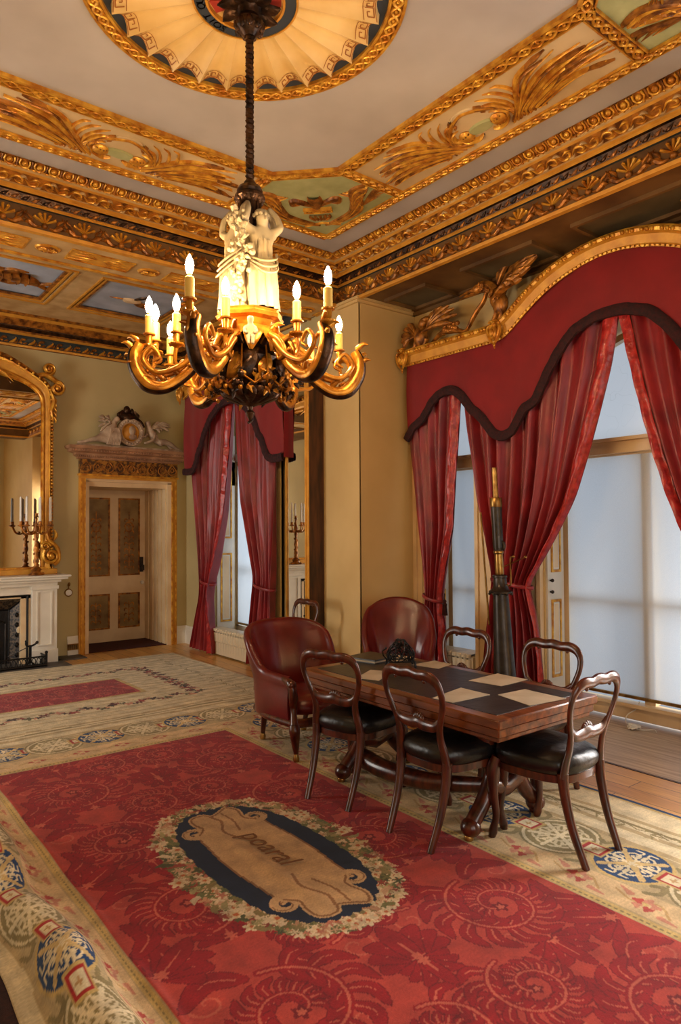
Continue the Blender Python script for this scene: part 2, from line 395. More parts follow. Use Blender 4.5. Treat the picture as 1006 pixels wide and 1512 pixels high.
# gilt panels and rosettes on the underside of the far beam
m=MB(); fr=frame((0,0,ZS),(1,0,0),(0,1,0),(0,0,-1))
def panelrect(m,fr,x0,x1,y0,y1,w=.012,h=.012,mat=0):
    for a,b,c,d in ((x0,x1,y0,y0+w),(x0,x1,y1-w,y1),(x0,x0+w,y0+w,y1-w),(x1-w,x1,y0+w,y1-w)):
        p=[(a,c),(b,c),(b,d),(a,d)]; m.prism(p,fr,h,mat)
BY=CY+FO
for k in range(-1,5):
    xc=1.55+k*.86
    m.prism([(xc+.10*math.cos(t),BY+.29+.085*math.sin(t)) for t in [2*PI*i/24 for i in range(24)]],fr,.016,0,bev=.01)
    m.prism([(xc+.082*math.cos(t),BY+.29+.068*math.sin(t)) for t in [2*PI*i/24 for i in range(24)]],fr,.018,1)
    for j in range(7):
        a=2*PI*j/7; m.stroke(fr,[(xc,BY+.29),(xc+.04*math.cos(a+.4),BY+.29+.03*math.sin(a+.4)),(xc+.07*math.cos(a),BY+.29+.055*math.sin(a))],[.006,.014,.004],.014,0,base=.018)
    x0,x1=xc+.16,xc+.70
    panelrect(m,fr,x0,x1,BY+.17,BY+.41); m.prism([(x0,BY+.17),(x1,BY+.17),(x1,BY+.41),(x0,BY+.41)],fr,.004,2)
    for s in (-1,1):
        for q in range(4):
            p=cat([((x0+x1)/2+s*.03,BY+.29),((x0+x1)/2+s*.12,BY+.29+(q-1.5)*.05),((x0+x1)/2+s*(.20+.02*q),BY+.29+(q-1.5)*.055)],6)
            m.stroke(fr,p,taper(len(p),.016),.014,0)
    m.box(x0-.3,x1,BY+.015,BY+.03,ZS-.012,ZS)
m.box(-.9,BF,BY+.52,BY+.55,ZS-.02,ZS,0)
structure(m.build('trim_beam_panels',[MT['gold'],MT['goldd'],MT['goldp']]))
m=MB(); m.box(-.9,BF-.02,BY+.005,BY+.61,ZS-.003,ZS); structure(m.build('trim_beam_soffit',MT['creamd']))
# dark coffers over the bay
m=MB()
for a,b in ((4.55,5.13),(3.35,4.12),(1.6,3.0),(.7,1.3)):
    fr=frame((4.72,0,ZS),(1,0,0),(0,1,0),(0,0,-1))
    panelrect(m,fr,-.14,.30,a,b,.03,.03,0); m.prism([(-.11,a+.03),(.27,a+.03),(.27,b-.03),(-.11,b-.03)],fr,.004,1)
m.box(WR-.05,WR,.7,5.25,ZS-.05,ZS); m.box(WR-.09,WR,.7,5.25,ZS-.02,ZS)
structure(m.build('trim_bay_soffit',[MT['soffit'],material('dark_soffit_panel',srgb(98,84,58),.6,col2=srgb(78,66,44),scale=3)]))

# ---- far room ceiling: coffers with blue-grey panels, and its cornice
ZB=4.25
m=MB(); fr=frame((0,0,ZC),(1,0,0),(0,1,0),(0,0,-1)); yA,yB=7.13,8.33
m.box(-1.8,BF,CY+FO+.62,yA,ZB,ZC); m.box(-1.8,BF,yB,WB,ZB,ZC)
xs=[(-.35,.75),(1.06,2.16),(2.46,3.56)]
prev=-1.8
for a,b in xs+[(4.36,4.36)]:
    m.box(prev,a,yA,yB,ZB,ZC); prev=b
for a,b in xs:
    for k,(w,z) in enumerate(((.0,ZB),(.05,ZB+.012))):
        panelrect(m,frame((0,0,z),(1,0,0),(0,1,0),(0,0,-1)),a+w-.03,b-w+.03,yA+w-.03,yB-w+.03,.02,.016,1)
    panelrect(m,frame((0,0,ZB+.03),(1,0,0),(0,1,0),(0,0,-1)),a+.02,b-.02,yA+.02,yB-.02,.055,.02,2)
    m.box(a,b,yA,yB,ZC-.006,ZC-.001,3)
structure(m.build('ceiling_coffers',[MT['creamd'],MT['goldp'],MT['goldd'],MT['bluegrey']]))
def cofferfish():
    m=MB(); fr=frame((1.62,7.75,ZC-.006),(1,0,0),(0,1,0),(0,0,-1))
    body=cat([(-.42,.10),(-.25,-.03),(0,-.05),(.22,.02),(.36,.10)],8); N=len(body)
    m.stroke(fr,body,[.05+.09*math.sin(PI*min(1,i/(N-1)*1.05))**.8 for i in range(N)],.05)
    for k in range(7):
        t=-.30+k*.085
        m.stroke(fr,cat([(t,-.16),(t+.03,-.02),(t+.02,.1)],5),.012,.062)
    for s in (-1,1): 
        p=cat([(.34,.09),(.42,.10+s*.06),(.52,.08+s*.14)],6); m.stroke(fr,p,taper(len(p),.03),.03)
        p=cat([(-.1,s*.1),(.05,s*.2),(.2,s*.2)],6); m.stroke(fr,p,taper(len(p),.035),.03)
    p=cat([(-.40,.10),(-.5,.16),(-.56,.08)],6); m.stroke(fr,p,taper(len(p),.045),.04)
    return structure(m.build('trim_coffer_fish',[MT['goldd']]))
cofferfish()
def cofferbird():
    m=MB(); fr=frame((3.0,7.75,ZC-.006),(1,0,0),(0,1,0),(0,0,-1))
    p=cat([(-.12,.0),(-.02,.02),(.1,.0)],8); N=len(p); m.stroke(fr,p,[.02+.055*math.sin(PI*i/(N-1)) for i in range(N)],.03,1)
    m.stroke(fr,[(-.26,.03),(-.18,.02),(-.1,.01)],[.003,.012,.02],.015,0)
    for q in (-.3,.2,.7):
        p=cat([(.02,.03),(.12,.08+q*.08),(.28,.10+q*.14)],6); m.stroke(fr,p,taper(len(p),.03),.02,0)
        p=cat([(.0,-.03),(.06,-.12-q*.04),(.12,-.2-q*.08)],6); m.stroke(fr,p,taper(len(p),.026),.02,2)
    return structure(m.build('trim_coffer_bird',[MT['goldd'],MT['offwhite'],MT['bronze']]))
cofferbird()
# far-wall cornice
m=MB(); prof=[(0,3.905,0),(.03,3.91,1),(.035,3.935,1),(.02,3.945,2),(.03,4.03,2),(.06,4.05,1),(.10,4.07,0),(.115,4.09,3),(.16,4.12,3),(.165,4.135,0),(.24,4.19,0),(.25,4.2,1),(.30,4.225,0),(.34,4.25,0)]
for (d,z,k),(d2,z2,k2) in zip(prof[:-1],prof[1:]):
    m.quad((-1.8,WB-d,z),(BF-d,WB-d,z),(BF-d2,WB-d2,z2),(-1.8,WB-d2,z2),k)
    m.quad((BF-d,WB-d,z),(BF-d,CY+FO+.6,z),(BF-d2,CY+FO+.6,z2),(BF-d2,WB-d2,z2),k)
structure(m.build('trim_far_cornice',[MT['goldd'],MT['goldp'],MT['navy'],MT['bronze']],smooth=False))
m=MB()
for k in range(34):
    x=.6+k*.11; fr=frame((x,WB-.025,3.985),(1,0,0),(0,0,1),(0,-1,0)); s=1 if k%2 else -1
    p=cat([(-.05,-.035),(-.01,-.02*s),(.03,.02),(.02,.04)],5); m.stroke(fr,p,taper(len(p),.018),.022,k%2)
    p=cat([(.0,-.03),(.04,-.02),(.055,.015*s)],5); m.stroke(fr,p,taper(len(p),.014),.02,0)
    m.ball((x-.02,WB-.03,3.965),(.016,.012,.014),6,4,1)
structure(m.build('trim_far_frieze',[MT['goldd'],MT['gold']]))

# ---- main cornice
MAINP=[(2.60,3.895,0),(2.565,3.90,0),(2.56,3.925,0),(2.585,3.935,1),(2.585,4.085,1),(2.56,4.088,0),(2.545,4.10,0),(2.535,4.103,2),(2.515,4.15,2),(2.49,4.153,0),(2.475,4.165,0),(2.475,4.185,3),(2.46,4.188,4),(2.395,4.236,4),(2.39,4.24,0),(2.375,4.252,3),(2.36,4.258,3),(2.355,4.262,0),(2.345,4.266,5),(2.28,4.299,5)]
m=MB()
for (d,z,k),(e,w,_) in zip(MAINP[:-1],MAINP[1:]):
    for a,b in (((1,-1),(1,1)),((1,1),(-1,1)),((-1,1),(-1,-1)),((-1,-1),(1,-1))):
        m.quad((CX+a[0]*d,CY+a[1]*d,z),(CX+b[0]*d,CY+b[1]*d,z),(CX+b[0]*e,CY+b[1]*e,w),(CX+a[0]*e,CY+a[1]*e,w),k)
corn=structure(m.build('trim_1',[MT['goldp'],MT['navy'],MT['bronze'],MT['creamd'],MT['goldd'],MT['goldd']],smooth=False))
def sides():
    # frame-maker for the two visible sides: s runs along the side, fr(s, v, h) ; v = height on face, h = towards the room
    yield lambda d,z,tilt: frame((CX+d,CY,z),(0,-1,0),(-math.sin(tilt),0,math.cos(tilt)),(-math.cos(tilt),0,-math.sin(tilt)))
    yield lambda d,z,tilt: frame((CX,CY+d,z),(1,0,0),(0,-math.sin(tilt),math.cos(tilt)),(0,-math.cos(tilt),-math.sin(tilt)))
m=MB(); me_=MB(); ml=MB(); mdk=MB()
for mk in sides():
    # frieze of palmettes and acanthus
    fr=mk(2.585,4.01,0)
    P=.30; n=int(5.1/P)
    for k in range(-n//2,n//2+1):
        x=k*P
        for q in (-2,-1,0,1,2):     # palmette fan
            a=PI/2+q*.48; p=cat([(x+q*.006,-.03),(x+.035*math.cos(a),-.03+.035*math.sin(a)),(x+.082*math.cos(a)*(1.0+.1*abs(q)),-.03+.085*math.sin(a)),(x+.088*math.cos(a+.22*np.sign(-q)) ,-.03+.075*math.sin(a))],4)
            m.stroke(fr,p,taper(len(p),.0135,peak=.7,b=.4),.026,1)
        bx=fr(x,-.045,.012); m.ball(bx,(.026,.026,.022),8,5)
        for s in (-1,1):            # swelling acanthus husks between
            p=cat([(x+s*.03,-.055),(x+s*.075,-.062),(x+s*.115,-.035),(x+s*.15,-.045)],5); m.stroke(fr,p,taper(len(p),.026,peak=.6),.034)
            p=cat([(x+s*.09,-.04),(x+s*.10,.0),(x+s*.135,.03),(x+s*.125,.055)],5); m.stroke(fr,p,taper(len(p),.013),.022)
            p=cat([(x+s*.12,-.03),(x+s*.15,.005),(x+s*.148,.045)],5); m.stroke(fr,p,taper(len(p),.014),.024)
    # dark leaf band
    fr=mk(2.525,4.126,.42)
    for k in range(-34,35):
        x=k*.075
        p=cat([(x-.03,-.016),(x,-.004),(x+.03,.017)],4); mdk.stroke(fr,p,taper(len(p),.014),.012,k%2)
        mdk.ball(fr(x+.034,-.006,.006),.006,6,4,1)
    # scrolling leaf moulding
    fr=mk(2.43,4.211,.93)
    for k in range(-23,24):
        x=k*.107; s=1 if k%2 else -1
        p=cat([(x-.06,-.02*s),(x-.02,.022*s),(x+.025,.018*s),(x+.035,-.008*s),(x+.01,-.012*s)],5); ml.stroke(fr,p,taper(len(p),.0125),.02,0)
        p=cat([(x+.0,.02*s),(x+.045,.03*s),(x+.07,.012*s)],5); ml.stroke(fr,p,taper(len(p),.012),.018,1)
        p=cat([(x-.02,-.01*s),(x+.02,-.028*s),(x+.05,-.02*s)],5); ml.stroke(fr,p,taper(len(p),.010),.016,0)
    # egg and dart under the ceiling
    fr=mk(2.312,4.283,1.1)
    for k in range(-22,23):
        x=k*.102
        p=[(x+.021*math.cos(t),.002+.034*math.sin(t)) for t in [PI*1.04+PI*.92*i/8 for i in range(9)]]
        me_.ball(fr(x,-.002,.004),(.024,.022,.020),8,5,0)
        me_.stroke(fr,[(x-.030,.034),(x-.036,0),(x-.024,-.026),(x,-.034),(x+.024,-.026),(x+.036,0),(x+.030,.034)],.0085,.018,0)
        me_.stroke(fr,[(x+.051,.034),(x+.051,-.03)],[.011,.004],.016,1)
    fr=mk(2.35,4.263,1.2)
    for k in range(-52,53): me_.ball(fr(k*.0435,0,.003),(.014 if k%3 else .006,.0085,.007),6,4,0)
m.build('frieze_ornament',[MT['goldd'],MT['gold']],corn); mdk.build('leaf_band',[MT['bronze'],MT['goldd']],corn)
ml.build('scroll_moulding',[MT['gold'],MT['creamd']],corn); me_.build('egg_and_dart',[MT['gold'],MT['goldd']],corn)

# ---- ceiling panels: guilloche frames and reliefs
cf=frame((CX,CY,ZC),(1,0,0),(0,1,0),(0,0,-1))
def guilloche(m,a,b,w=.036,per=.085,fil=True,mat=0,fr=cf):
    a=Vector(a);b=Vector(b);L=(b-a).length;t=(b-a)/L;n=Vector((-t.y,t.x)); k=max(2,round(L/per)); per=L/k
    q=lambda s,l: (a.x+t.x*s+n.x*l, a.y+t.y*s+n.y*l)
    for s in (-1,1):
        pts=[q(i*per/6, s*w*.62*math.sin(PI*i/6)) for i in range(6*k+1)]
        m.stroke(fr,pts,w*.21,.020,mat,base=.004)
    for i in range(k): m.ball(fr(*q((i+.5)*per,0),.008),(w*.30,w*.30,.014),7,4,mat)
    m.prism([q(0,-w),q(L,-w),q(L,w),q(0,w)],fr,.006,mat+1)
    for s in (-1,1): m.prism([q(0,s*w*1.05-w*.12),q(L,s*w*1.05-w*.12),q(L,s*w*1.05+w*.12),q(0,s*w*1.05+w*.12)],fr,.02,mat)
m=MB(); A,B,H=1.42,2.02,1.01
rot=lambda k: (lambda x,y: (x*[1,0,-1,0][k]-y*[0,1,0,-1][k], x*[0,1,0,-1][k]+y*[1,0,-1,0][k]))
for k in range(4):
    R=rot(k); G=lambda p,q,**kw: guilloche(m,R(*p),R(*q),**kw)
    G((A,-H),(A,H),w=.042); G((B,-B),(B,B),w=.033,per=.068)
    G((A,H),(H,A),w=.042); G((A,H),(B-.03,H),w=.040); G((H,A),(H,B-.03),w=.040)
    # bright gilt inner fillet of the octagon
    for a,b in (((A-.055,-H-.0),(A-.055,H)),((A-.055,H),(H,A-.055))):
        a=R(*a); b=R(*b); t=(Vector(b)-Vector(a)).normalized(); n=Vector((-t.y,t.x))*.012
        m.prism([(a[0]-n.x,a[1]-n.y),(b[0]-n.x,b[1]-n.y),(b[0]+n.x,b[1]+n.y),(a[0]+n.x,a[1]+n.y)],cf,.024,0)
structure(m.build('trim_ceiling_guilloche',[MT['gold'],material('umber_ground',srgb(112,64,26),.6,col2=srgb(80,44,18),scale=8)]))
m=MB()
for k in range(4):
    R=rot(k); m.prism([R(*p) for p in ((A+.035,-H+.04),(B-.03,-H+.04),(B-.03,H-.04),(A+.035,H-.04))],cf,.004,0)
    m.prism([R(*p) for p in ((A+.03,H+.04),(B-.03,H+.04),(B-.03,B-.03),(H+.04,B-.03),(H+.04,A+.03))],cf,.004,1)
structure(m.build('ceiling_panel_grounds',[MT['cream'],MT['green']]))
def plume(name,k):
    """long panel: oval cartouche between two shells and sweeping reeds"""
    m=MB(); R=rot(k); fr=lambda x,y,h=0.0: cf(*R(A+.30+y,x),h)   # x along, y outward(+)
    r=random.Random(k)
    for s in (-1,1):
        for j in range(15):          # reeds rising from the outer edge and bending towards the ends
            t=j/14; bx=.17+.26*t+r.uniform(-.015,.015); L=lerp(.40,.62,math.sin(PI*(.15+.75*t)))*r.uniform(.85,1.1); tx=min(.955,bx+L); ty=lerp(-.215,.17,t**.9)+r.uniform(-.03,.03); ty=max(-.225,min(.20,ty))
            c=cat([(s*bx*.96,.205-.02*(j%2)),(s*(bx+.14*(1-t)-.02),lerp(.06,.18,t)),(s*lerp(bx,tx,.55),lerp(.02,ty,.72)),(s*tx,ty+.03*math.sin(j*2.2))],6)
            c=[(x,max(-.225,min(.2,y))) for x,y in c]
            m.stroke(fr,c,taper(len(c),.0155+.007*(j%3==0),a=.5,peak=.5,b=.08),.024,0 if j%3!=1 else 1,base=.003)
            if j%4==0:               # bulrush heads
                e=c[-1]; b0=c[-5]; m.stroke(fr,[b0,((e[0]+b0[0])/2,(e[1]+b0[1])/2),e],[.010,.019,.004],.024,1,base=.004)
        for j in range(7):           # arched leaves curling over the shells towards the middle
            q=j/6; p=cat([(s*(.20+.02*j),.20),(s*(.24-.015*j+.05*q),.06-.03*j*.5),(s*(.20-.03*j),-.06-.012*j),(s*(.12-.035*j+.02),-.10-.004*j)],6)
            p=[(x,max(-.2,y)) for x,y in p]
            m.stroke(fr,p,taper(len(p),.017,peak=.5),.022,j%2,base=.003)
        for j in range(3):
            p=cat([(s*(.24+.05*j),.19),(s*(.27+.05*j),.02-.03*j),(s*(.22+.06*j),-.11-.03*j),(s*(.15+.07*j),-.17-.012*j)],6); m.stroke(fr,p,taper(len(p),.014),.02,0,base=.003)
        # scaled shell
        m.ball(fr(s*.135,.085,.012),(.062,.055,.03),10,6,0)
        for i in range(4):
            for j in range(4): m.ball(fr(s*(.10+.022*i),.055+.02*j,.036-.004*abs(i-1.5)*2),.0085,5,4,1)
        p=cat([(s*.18,.12),(s*.22,.06),(s*.19,.0),(s*.13,-.01)],6); m.stroke(fr,p,taper(len(p),.02),.03,0)
        p=cat([(s*.04,.15),(s*.10,.17),(s*.17,.14),(s*.2,.1)],6); m.stroke(fr,p,taper(len(p),.022),.035,0)
    m.prism([(.105*math.cos(t),.075+.052*math.sin(t)) for t in [2*PI*i/20 for i in range(20)]],fr,.02,2,bev=.012)
    m.prism([(.10*math.cos(t),-.115+.05*math.sin(t)) for t in [2*PI*i/20 for i in range(20)]],fr,.012,3,bev=.01)
    for s in (-1,1):
        p=cat([(s*.10,-.13),(s*.135,-.10),(s*.11,-.06),(s*.13,-.04)],5); m.stroke(fr,p,.009,.02,1)
    return structure(m.build(name,[MT['gold'],MT['goldd'],MT['green'],MT['cream']]))
for k in range(4): plume('trim_plume_panel',k)
def cornerpanel(k):
    m=MB(); R=rot(k); c=1.60; d=.7071
    fr=lambda x,y,h=0.0: cf(*R(c+x*d*1.22+(y*1.2-.06)*d, c-x*d*1.22+(y*1.2-.06)*d),h)       # y outward along the diagonal, x across
    for s in (-1,1):
        for j in range(8):
            t=j/7
            p=cat([(s*.02,.33),(s*(.16+.07*t),.26-.02*j),(s*(.30+.06*t-.015*j),.10-.035*j),(s*(.26+.10*math.sin(2*t)),-.06-.022*j),(s*(.17+.09*t),-.115-.006*j)],6)
            m.stroke(fr,p,taper(len(p),.017+.004*(j%2)),.024,j%2 if j else 0,base=.003)
        for j in range(4):
            p=cat([(s*.31,.06),(s*(.36+.02*j),.0-.05*j),(s*(.44+.03*j),-.06-.04*j)],5); m.stroke(fr,p,taper(len(p),.016),.02,1)
        p=cat([(s*.015,.04),(s*.07,-.02),(s*.14,-.06),(s*.155,-.02),(s*.11,.0)],6); m.stroke(fr,p,taper(len(p),.034,peak=.5),.034,1)
    p=cat([(0,.05),(0,-.02),(0,-.11)],6); m.stroke(fr,p,[.025+.03*math.sin(PI*i/(len(p)-1)*.8) for i in range(len(p))],.036,1)
    m.stroke(fr,[(-.1,.065),(0,.075),(.1,.065)],.014,.03,0); m.stroke(fr,[(-.1,.10),(0,.112),(.1,.10)],.012,.03,0)
    for i in range(-3,4): m.ball(fr(i*.03,.086,.02),.012,6,4,0)
    for i in range(-2,3): m.stroke(fr,cat([(i*.03,.16),(i*.035,.2),(i*.02,.24)],4),.012,.02,1)
    m.stroke(fr,[(-.13,.33),(0,.29),(.13,.33)],.011,.02,0)
    return structure(m.build('trim_corner_panel',[MT['gold'],MT['goldd']]))
for k in range(4): cornerpanel(k)

# ---- rose
rose=thing('ceiling_rose','round ceiling rose of fluted cream shell rays with a gilt guilloche rim','ceiling rose',(CX-.02,CY-.01,ZC))
rf=frame((0,0,0),(1,0,0),(0,1,0),(0,0,-1)); m=MB(); Rr=.775
NS=300
for s in (-1,1):
    pts=[]
    for i in range(NS+1):
        a=2*PI*i/NS; rr=Rr+s*.024*math.sin(PI*i/4); pts.append((rr*math.cos(a),rr*math.sin(a)))
    m.stroke(rf,pts,.0095,.018,0,base=.008)
for i in range(75):
    a=2*PI*(i+.5)/75; m.ball(rf(Rr*math.cos(a),Rr*math.sin(a),.014),(.011,.011,.010),6,4,0)
def ring(m,fr,r0,r1,h,mat,n=72,hb=0.0):
    P=[]
    for r,hh in ((r0,hb),(r0,h),(r1,h),(r1,hb)):
        P.append([fr(r*math.cos(2*PI*k/n),r*math.sin(2*PI*k/n),hh) for k in range(n)])
    m.grid(P,closed_v=True,mat=mat)
ring(m,rf,.74,.81,.008,1); ring(m,rf,.806,.822,.02,0); ring(m,rf,.727,.742,.022,0)
m.build('guilloche_rim',[MT['gold'],MT['goldd']],rose)
m=MB(); ring(m,rf,.5,.728,.004,0); m.build('dark_ground',MT['darkblue'],rose)
m=MB(); K=26; per=14; P=[]
radii=[.26,.34,.42,.5,.56,.60,.63,.665,.67]
def flute(ph,r):
    b=1-abs(math.sin(PI*ph))**.85; e=min(1,max(0,(r-.26)/.40)); return r+.026*b*e**2, .010+(.010+.040*e)*b
for ri,r in enumerate(radii):
    row=[]
    for k in range(K*per):
        ph=(k%per)/per; a=2*PI*k/(K*per); rr,h=flute(ph,r)
        if ri==len(radii)-1: h=.0
        row.append(rf(rr*math.cos(a),rr*math.sin(a),h))
    P.append(row)
m.grid(P,closed_v=True); m.build('fluted_shell',MT['flute'],rose,angle=50)
m=MB()   # greek-key border near the rim of every flute
for k in range(K):
    a0=2*PI*k/K; da=2*PI/K
    def key(u,v,h=0.0):
        ph=.12+.76*u; a=a0+da*ph; r,hh=flute(ph,.606+.044*v)
        return rf(r*math.cos(a),r*math.sin(a),hh+h)
    L1=[(.02,0),(.02,1),(.32,1),(.32,.25),(.16,.25),(.16,.6)]
    for o in (0,.34,.68):
        pts=[(o+x*.98,y) for x,y in L1]
        for p,q in zip(pts[:-1],pts[1:]):
            w=.030
            if abs(p[0]-q[0])<1e-6: c=[(p[0]-w*.6,min(p[1],q[1])),(p[0]+w*.6,min(p[1],q[1])),(p[0]+w*.6,max(p[1],q[1])),(p[0]-w*.6,max(p[1],q[1]))]
            else: c=[(min(p[0],q[0]),p[1]-w*2.5),(max(p[0],q[0]),p[1]-w*2.5),(max(p[0],q[0]),p[1]+w*2.5),(min(p[0],q[0]),p[1]+w*2.5)]
            m.add([key(x,y,.004) for x,y in c],[(3,2,1,0)])
    for v in (-.22,1.22):
        n=6; m.grid([[key(-.1+1.2*i/n,v+dv,.004) for i in range(n+1)] for dv in (-.05,.05)])
m.build('greek_key_border',material('brown_key_paint',srgb(158,94,30),.5),rose,smooth=False)
m=MB(); ring(m,rf,.198,.262,.030,0); ring(m,rf,.19,.202,.036,1); ring(m,rf,.258,.268,.036,1); ring(m,rf,.0,.198,.012,2)
for a in (2.2,3.9,-.6,.9):
    m.prism([(r*math.cos(a+t),r*math.sin(a+t)) for r,t in ((.08,-.35),(.185,-.22),(.185,.22),(.08,.35))],rf,.02,3,h0=.01)
m.build('garter_ring',[MT['darkblue'],MT['goldp'],MT['flute'],MT['redpaint']],rose)
# lettering bent round the ring
def textmesh(s,size,ext=.002):
    cu=bpy.data.curves.new('t','FONT'); cu.body=s; cu.size=size; cu.extrude=ext; cu.align_x='CENTER'; cu.resolution_u=3
    o=bpy.data.objects.new('t',cu); COL.objects.link(o)
    dg=bpy.context.evaluated_depsgraph_get(); me=bpy.data.meshes.new_from_object(o.evaluated_get(dg))
    v=[tuple(p.co) for p in me.vertices]; f=[tuple(p.vertices) for p in me.polygons]
    bpy.data.objects.remove(o); bpy.data.curves.remove(cu); bpy.data.meshes.remove(me)
    return v,f
m=MB(); txt='HONI SOIT QUI MAL Y PENSE'
for i,ch in enumerate(txt):
    if ch==' ': continue
    v,f=textmesh(ch,.058)
    a0=math.radians(44+i*9.2); vs=[]
    for p in v:          # clockwise seen from below, letter tops outwards
        rr=.210+p[1]; aa=a0+p[0]/.23; vs.append(rf(rr*math.cos(aa),rr*math.sin(aa),.031+abs(p[2])))
    m.add(vs,f)
m.build('garter_lettering',MT['goldp'],rose,smooth=False)
# ================================================================ windows, blinds, shutters
def shutter_panels(m,fr,x0,x1,zs,mg=1):
    """white board with gilt-edged sunk panels; fr(x,z,h)"""
    m.prism([(x0,zs[0][0]-.12),(x1,zs[0][0]-.12),(x1,zs[-1][1]+.12),(x0,zs[-1][1]+.12)],fr,.02,0)
    for a,b in zs:
        f2=lambda x,y,h=0.0: fr(x,y,h+.02)
        panelrect(m,f2,x0+.05,x1-.05,a,b,.022,.010,mg); panelrect(m,f2,x0+.078,x1-.078,a+.028,b-.028,.012,.006,0)
        m.prism([(x0+.09,a+.04),(x1-.09,a+.04),(x1-.09,b-.04),(x0+.09,b-.04)],f2,.004,2)
XG=5.44
def sash(name,y0,y1,zt,arch=False,cols=2,label=''):
    r=thing(name,label,'window',(XG,(y0+y1)/2,0)); structure(r); w=(y1-y0)/2
    m=MB(); 
    m.box(-.04,.05,-w,w,.03,.15); m.box(-.10,.02,-w-.02,w+.02,.14,.17)          # sill
    for s in (-1,1): m.box(-.03,.04,s*w-(.05 if s>0 else 0),s*w+(0 if s>0 else .05),.17,zt)
    m.box(-.10,.05,-w,w,2.23,2.29); m.box(-.075,.05,-w,w,2.29,2.33); m.box(-.12,.05,-w,w,2.33,2.36)   # transom
    for c in range(1,cols): y=-w+2*w*c/cols; m.box(-.018,.06,y-.045,y+.045,.17,2.24)
    m.box(.015,.05,-w,w,.95,1.0)
    if arch:
        pts=[(.76*math.cos(PI*i/24),2.5+.76*math.sin(PI*i/24)) for i in range(25)]
        P=[[(-.04,a,b),(-.04,a*.93,2.5+(b-2.5)*.93),(.03,a*.93,2.5+(b-2.5)*.93)] for a,b in pts]; m.grid(P)
    else: m.box(-.03,.04,-w,w,zt-.05,zt)
    m.build('window_frame',MT['offwhite'],r)
    m=MB(); m.quad((.045,-w,.17),(.045,w,.17),(.045,w,2.24),(.045,-w,2.24)); m.build('pane',MT['glass'],r)
    m=MB()
    if arch:
        pts=[(.735*math.cos(PI*i/24),2.5+.735*math.sin(PI*i/24)) for i in range(25)]
        m.add([(.02,-.735,2.36)]+[(.02,.735,2.36)]+[(.02,a,b) for a,b in pts],[tuple([0,1]+list(range(2,27)))])
    else: m.quad((.02,-w,2.36),(.02,w,2.36),(.02,w,zt),(.02,-w,zt))
    m.build('upper_light',MT['upper'],r)
    return r
# whitened upper panes: cloudy glass with hairline cracks, lit from outside
def upper():
    mt=bpy.data.materials.new('whitened_glass'); mt.use_nodes=True; nt=mt.node_tree; N=nt.nodes; L=nt.links
    N.remove(N['Principled BSDF']); t=N.new('ShaderNodeBsdfTranslucent'); d=N.new('ShaderNodeBsdfDiffuse')
    tc=N.new('ShaderNodeTexCoord'); vo=N.new('ShaderNodeTexVoronoi'); vo.feature='DISTANCE_TO_EDGE'; vo.inputs['Scale'].default_value=2.2
    nz=N.new('ShaderNodeTexNoise'); nz.inputs['Scale'].default_value=3; L.new(tc.outputs['Object'],nz.inputs['Vector'])
    ad=N.new('ShaderNodeVectorMath'); L.new(tc.outputs['Object'],ad.inputs[0]); L.new(nz.outputs['Color'],ad.inputs[1]); L.new(ad.outputs[0],vo.inputs['Vector'])
    rp=N.new('ShaderNodeValToRGB'); e=rp.color_ramp.elements; e[0].color=(.74,.75,.75,1); e[1].color=(.86,.87,.88,1); e[0].position=0.0; e[1].position=.006
    L.new(vo.outputs['Distance'],rp.inputs['Fac']); L.new(rp.outputs['Color'],t.inputs['Color']); L.new(rp.outputs['Color'],d.inputs['Color'])
    x=N.new('ShaderNodeMixShader'); x.inputs[0].default_value=.3; L.new(t.outputs[0],x.inputs[1]); L.new(d.outputs[0],x.inputs[2]); L.new(x.outputs[0],N['Material Output'].inputs[0])
    return mt
MT['upper']=upper()
sash('window_1',WC-.78,WC+.78,2.5,True,2,'tall arched centre window behind the pelmet with whitened upper light')
sash('window_2',WC+1.54,WC+2.18,3.0,False,1,'narrow side window between red curtains beside the cream pier')
sash('window_3',WC-2.18,WC-1.54,3.0,False,1,'narrow side window at the near end of the bay')
def blind(y0,y1,label,zb=.20,x=XG-.03,zt=2.235,name='roller_blind'):
    r=thing(name,label,'blind',(x,(y0+y1)/2,0),group=None); w=(y1-y0)/2
    m=MB(); n=24
    m.grid([[(.002*math.sin(i*.9),-w+2*w*i/n,z) for z in (zb+.02,.9,1.6,zt)] for i in range(n+1)]); m.build('blind_cloth',MT['blind'],r)
    m=MB(); m.bbox(-.016,.016,-w,w,zb,zb+.026); m.build('bottom_bar',MT['brass'],r)
    m=MB(); m.tube([(0,-w,zt),(0,w,zt)],.022,10); m.build('roller',MT['offwhite'],r)
    return r
blind(WC-.73,WC+.73,'wide white roller blind drawn down over the tall arched window')
blind(WC+1.585,WC+2.135,'narrow white roller blind behind the tall brass telescope')
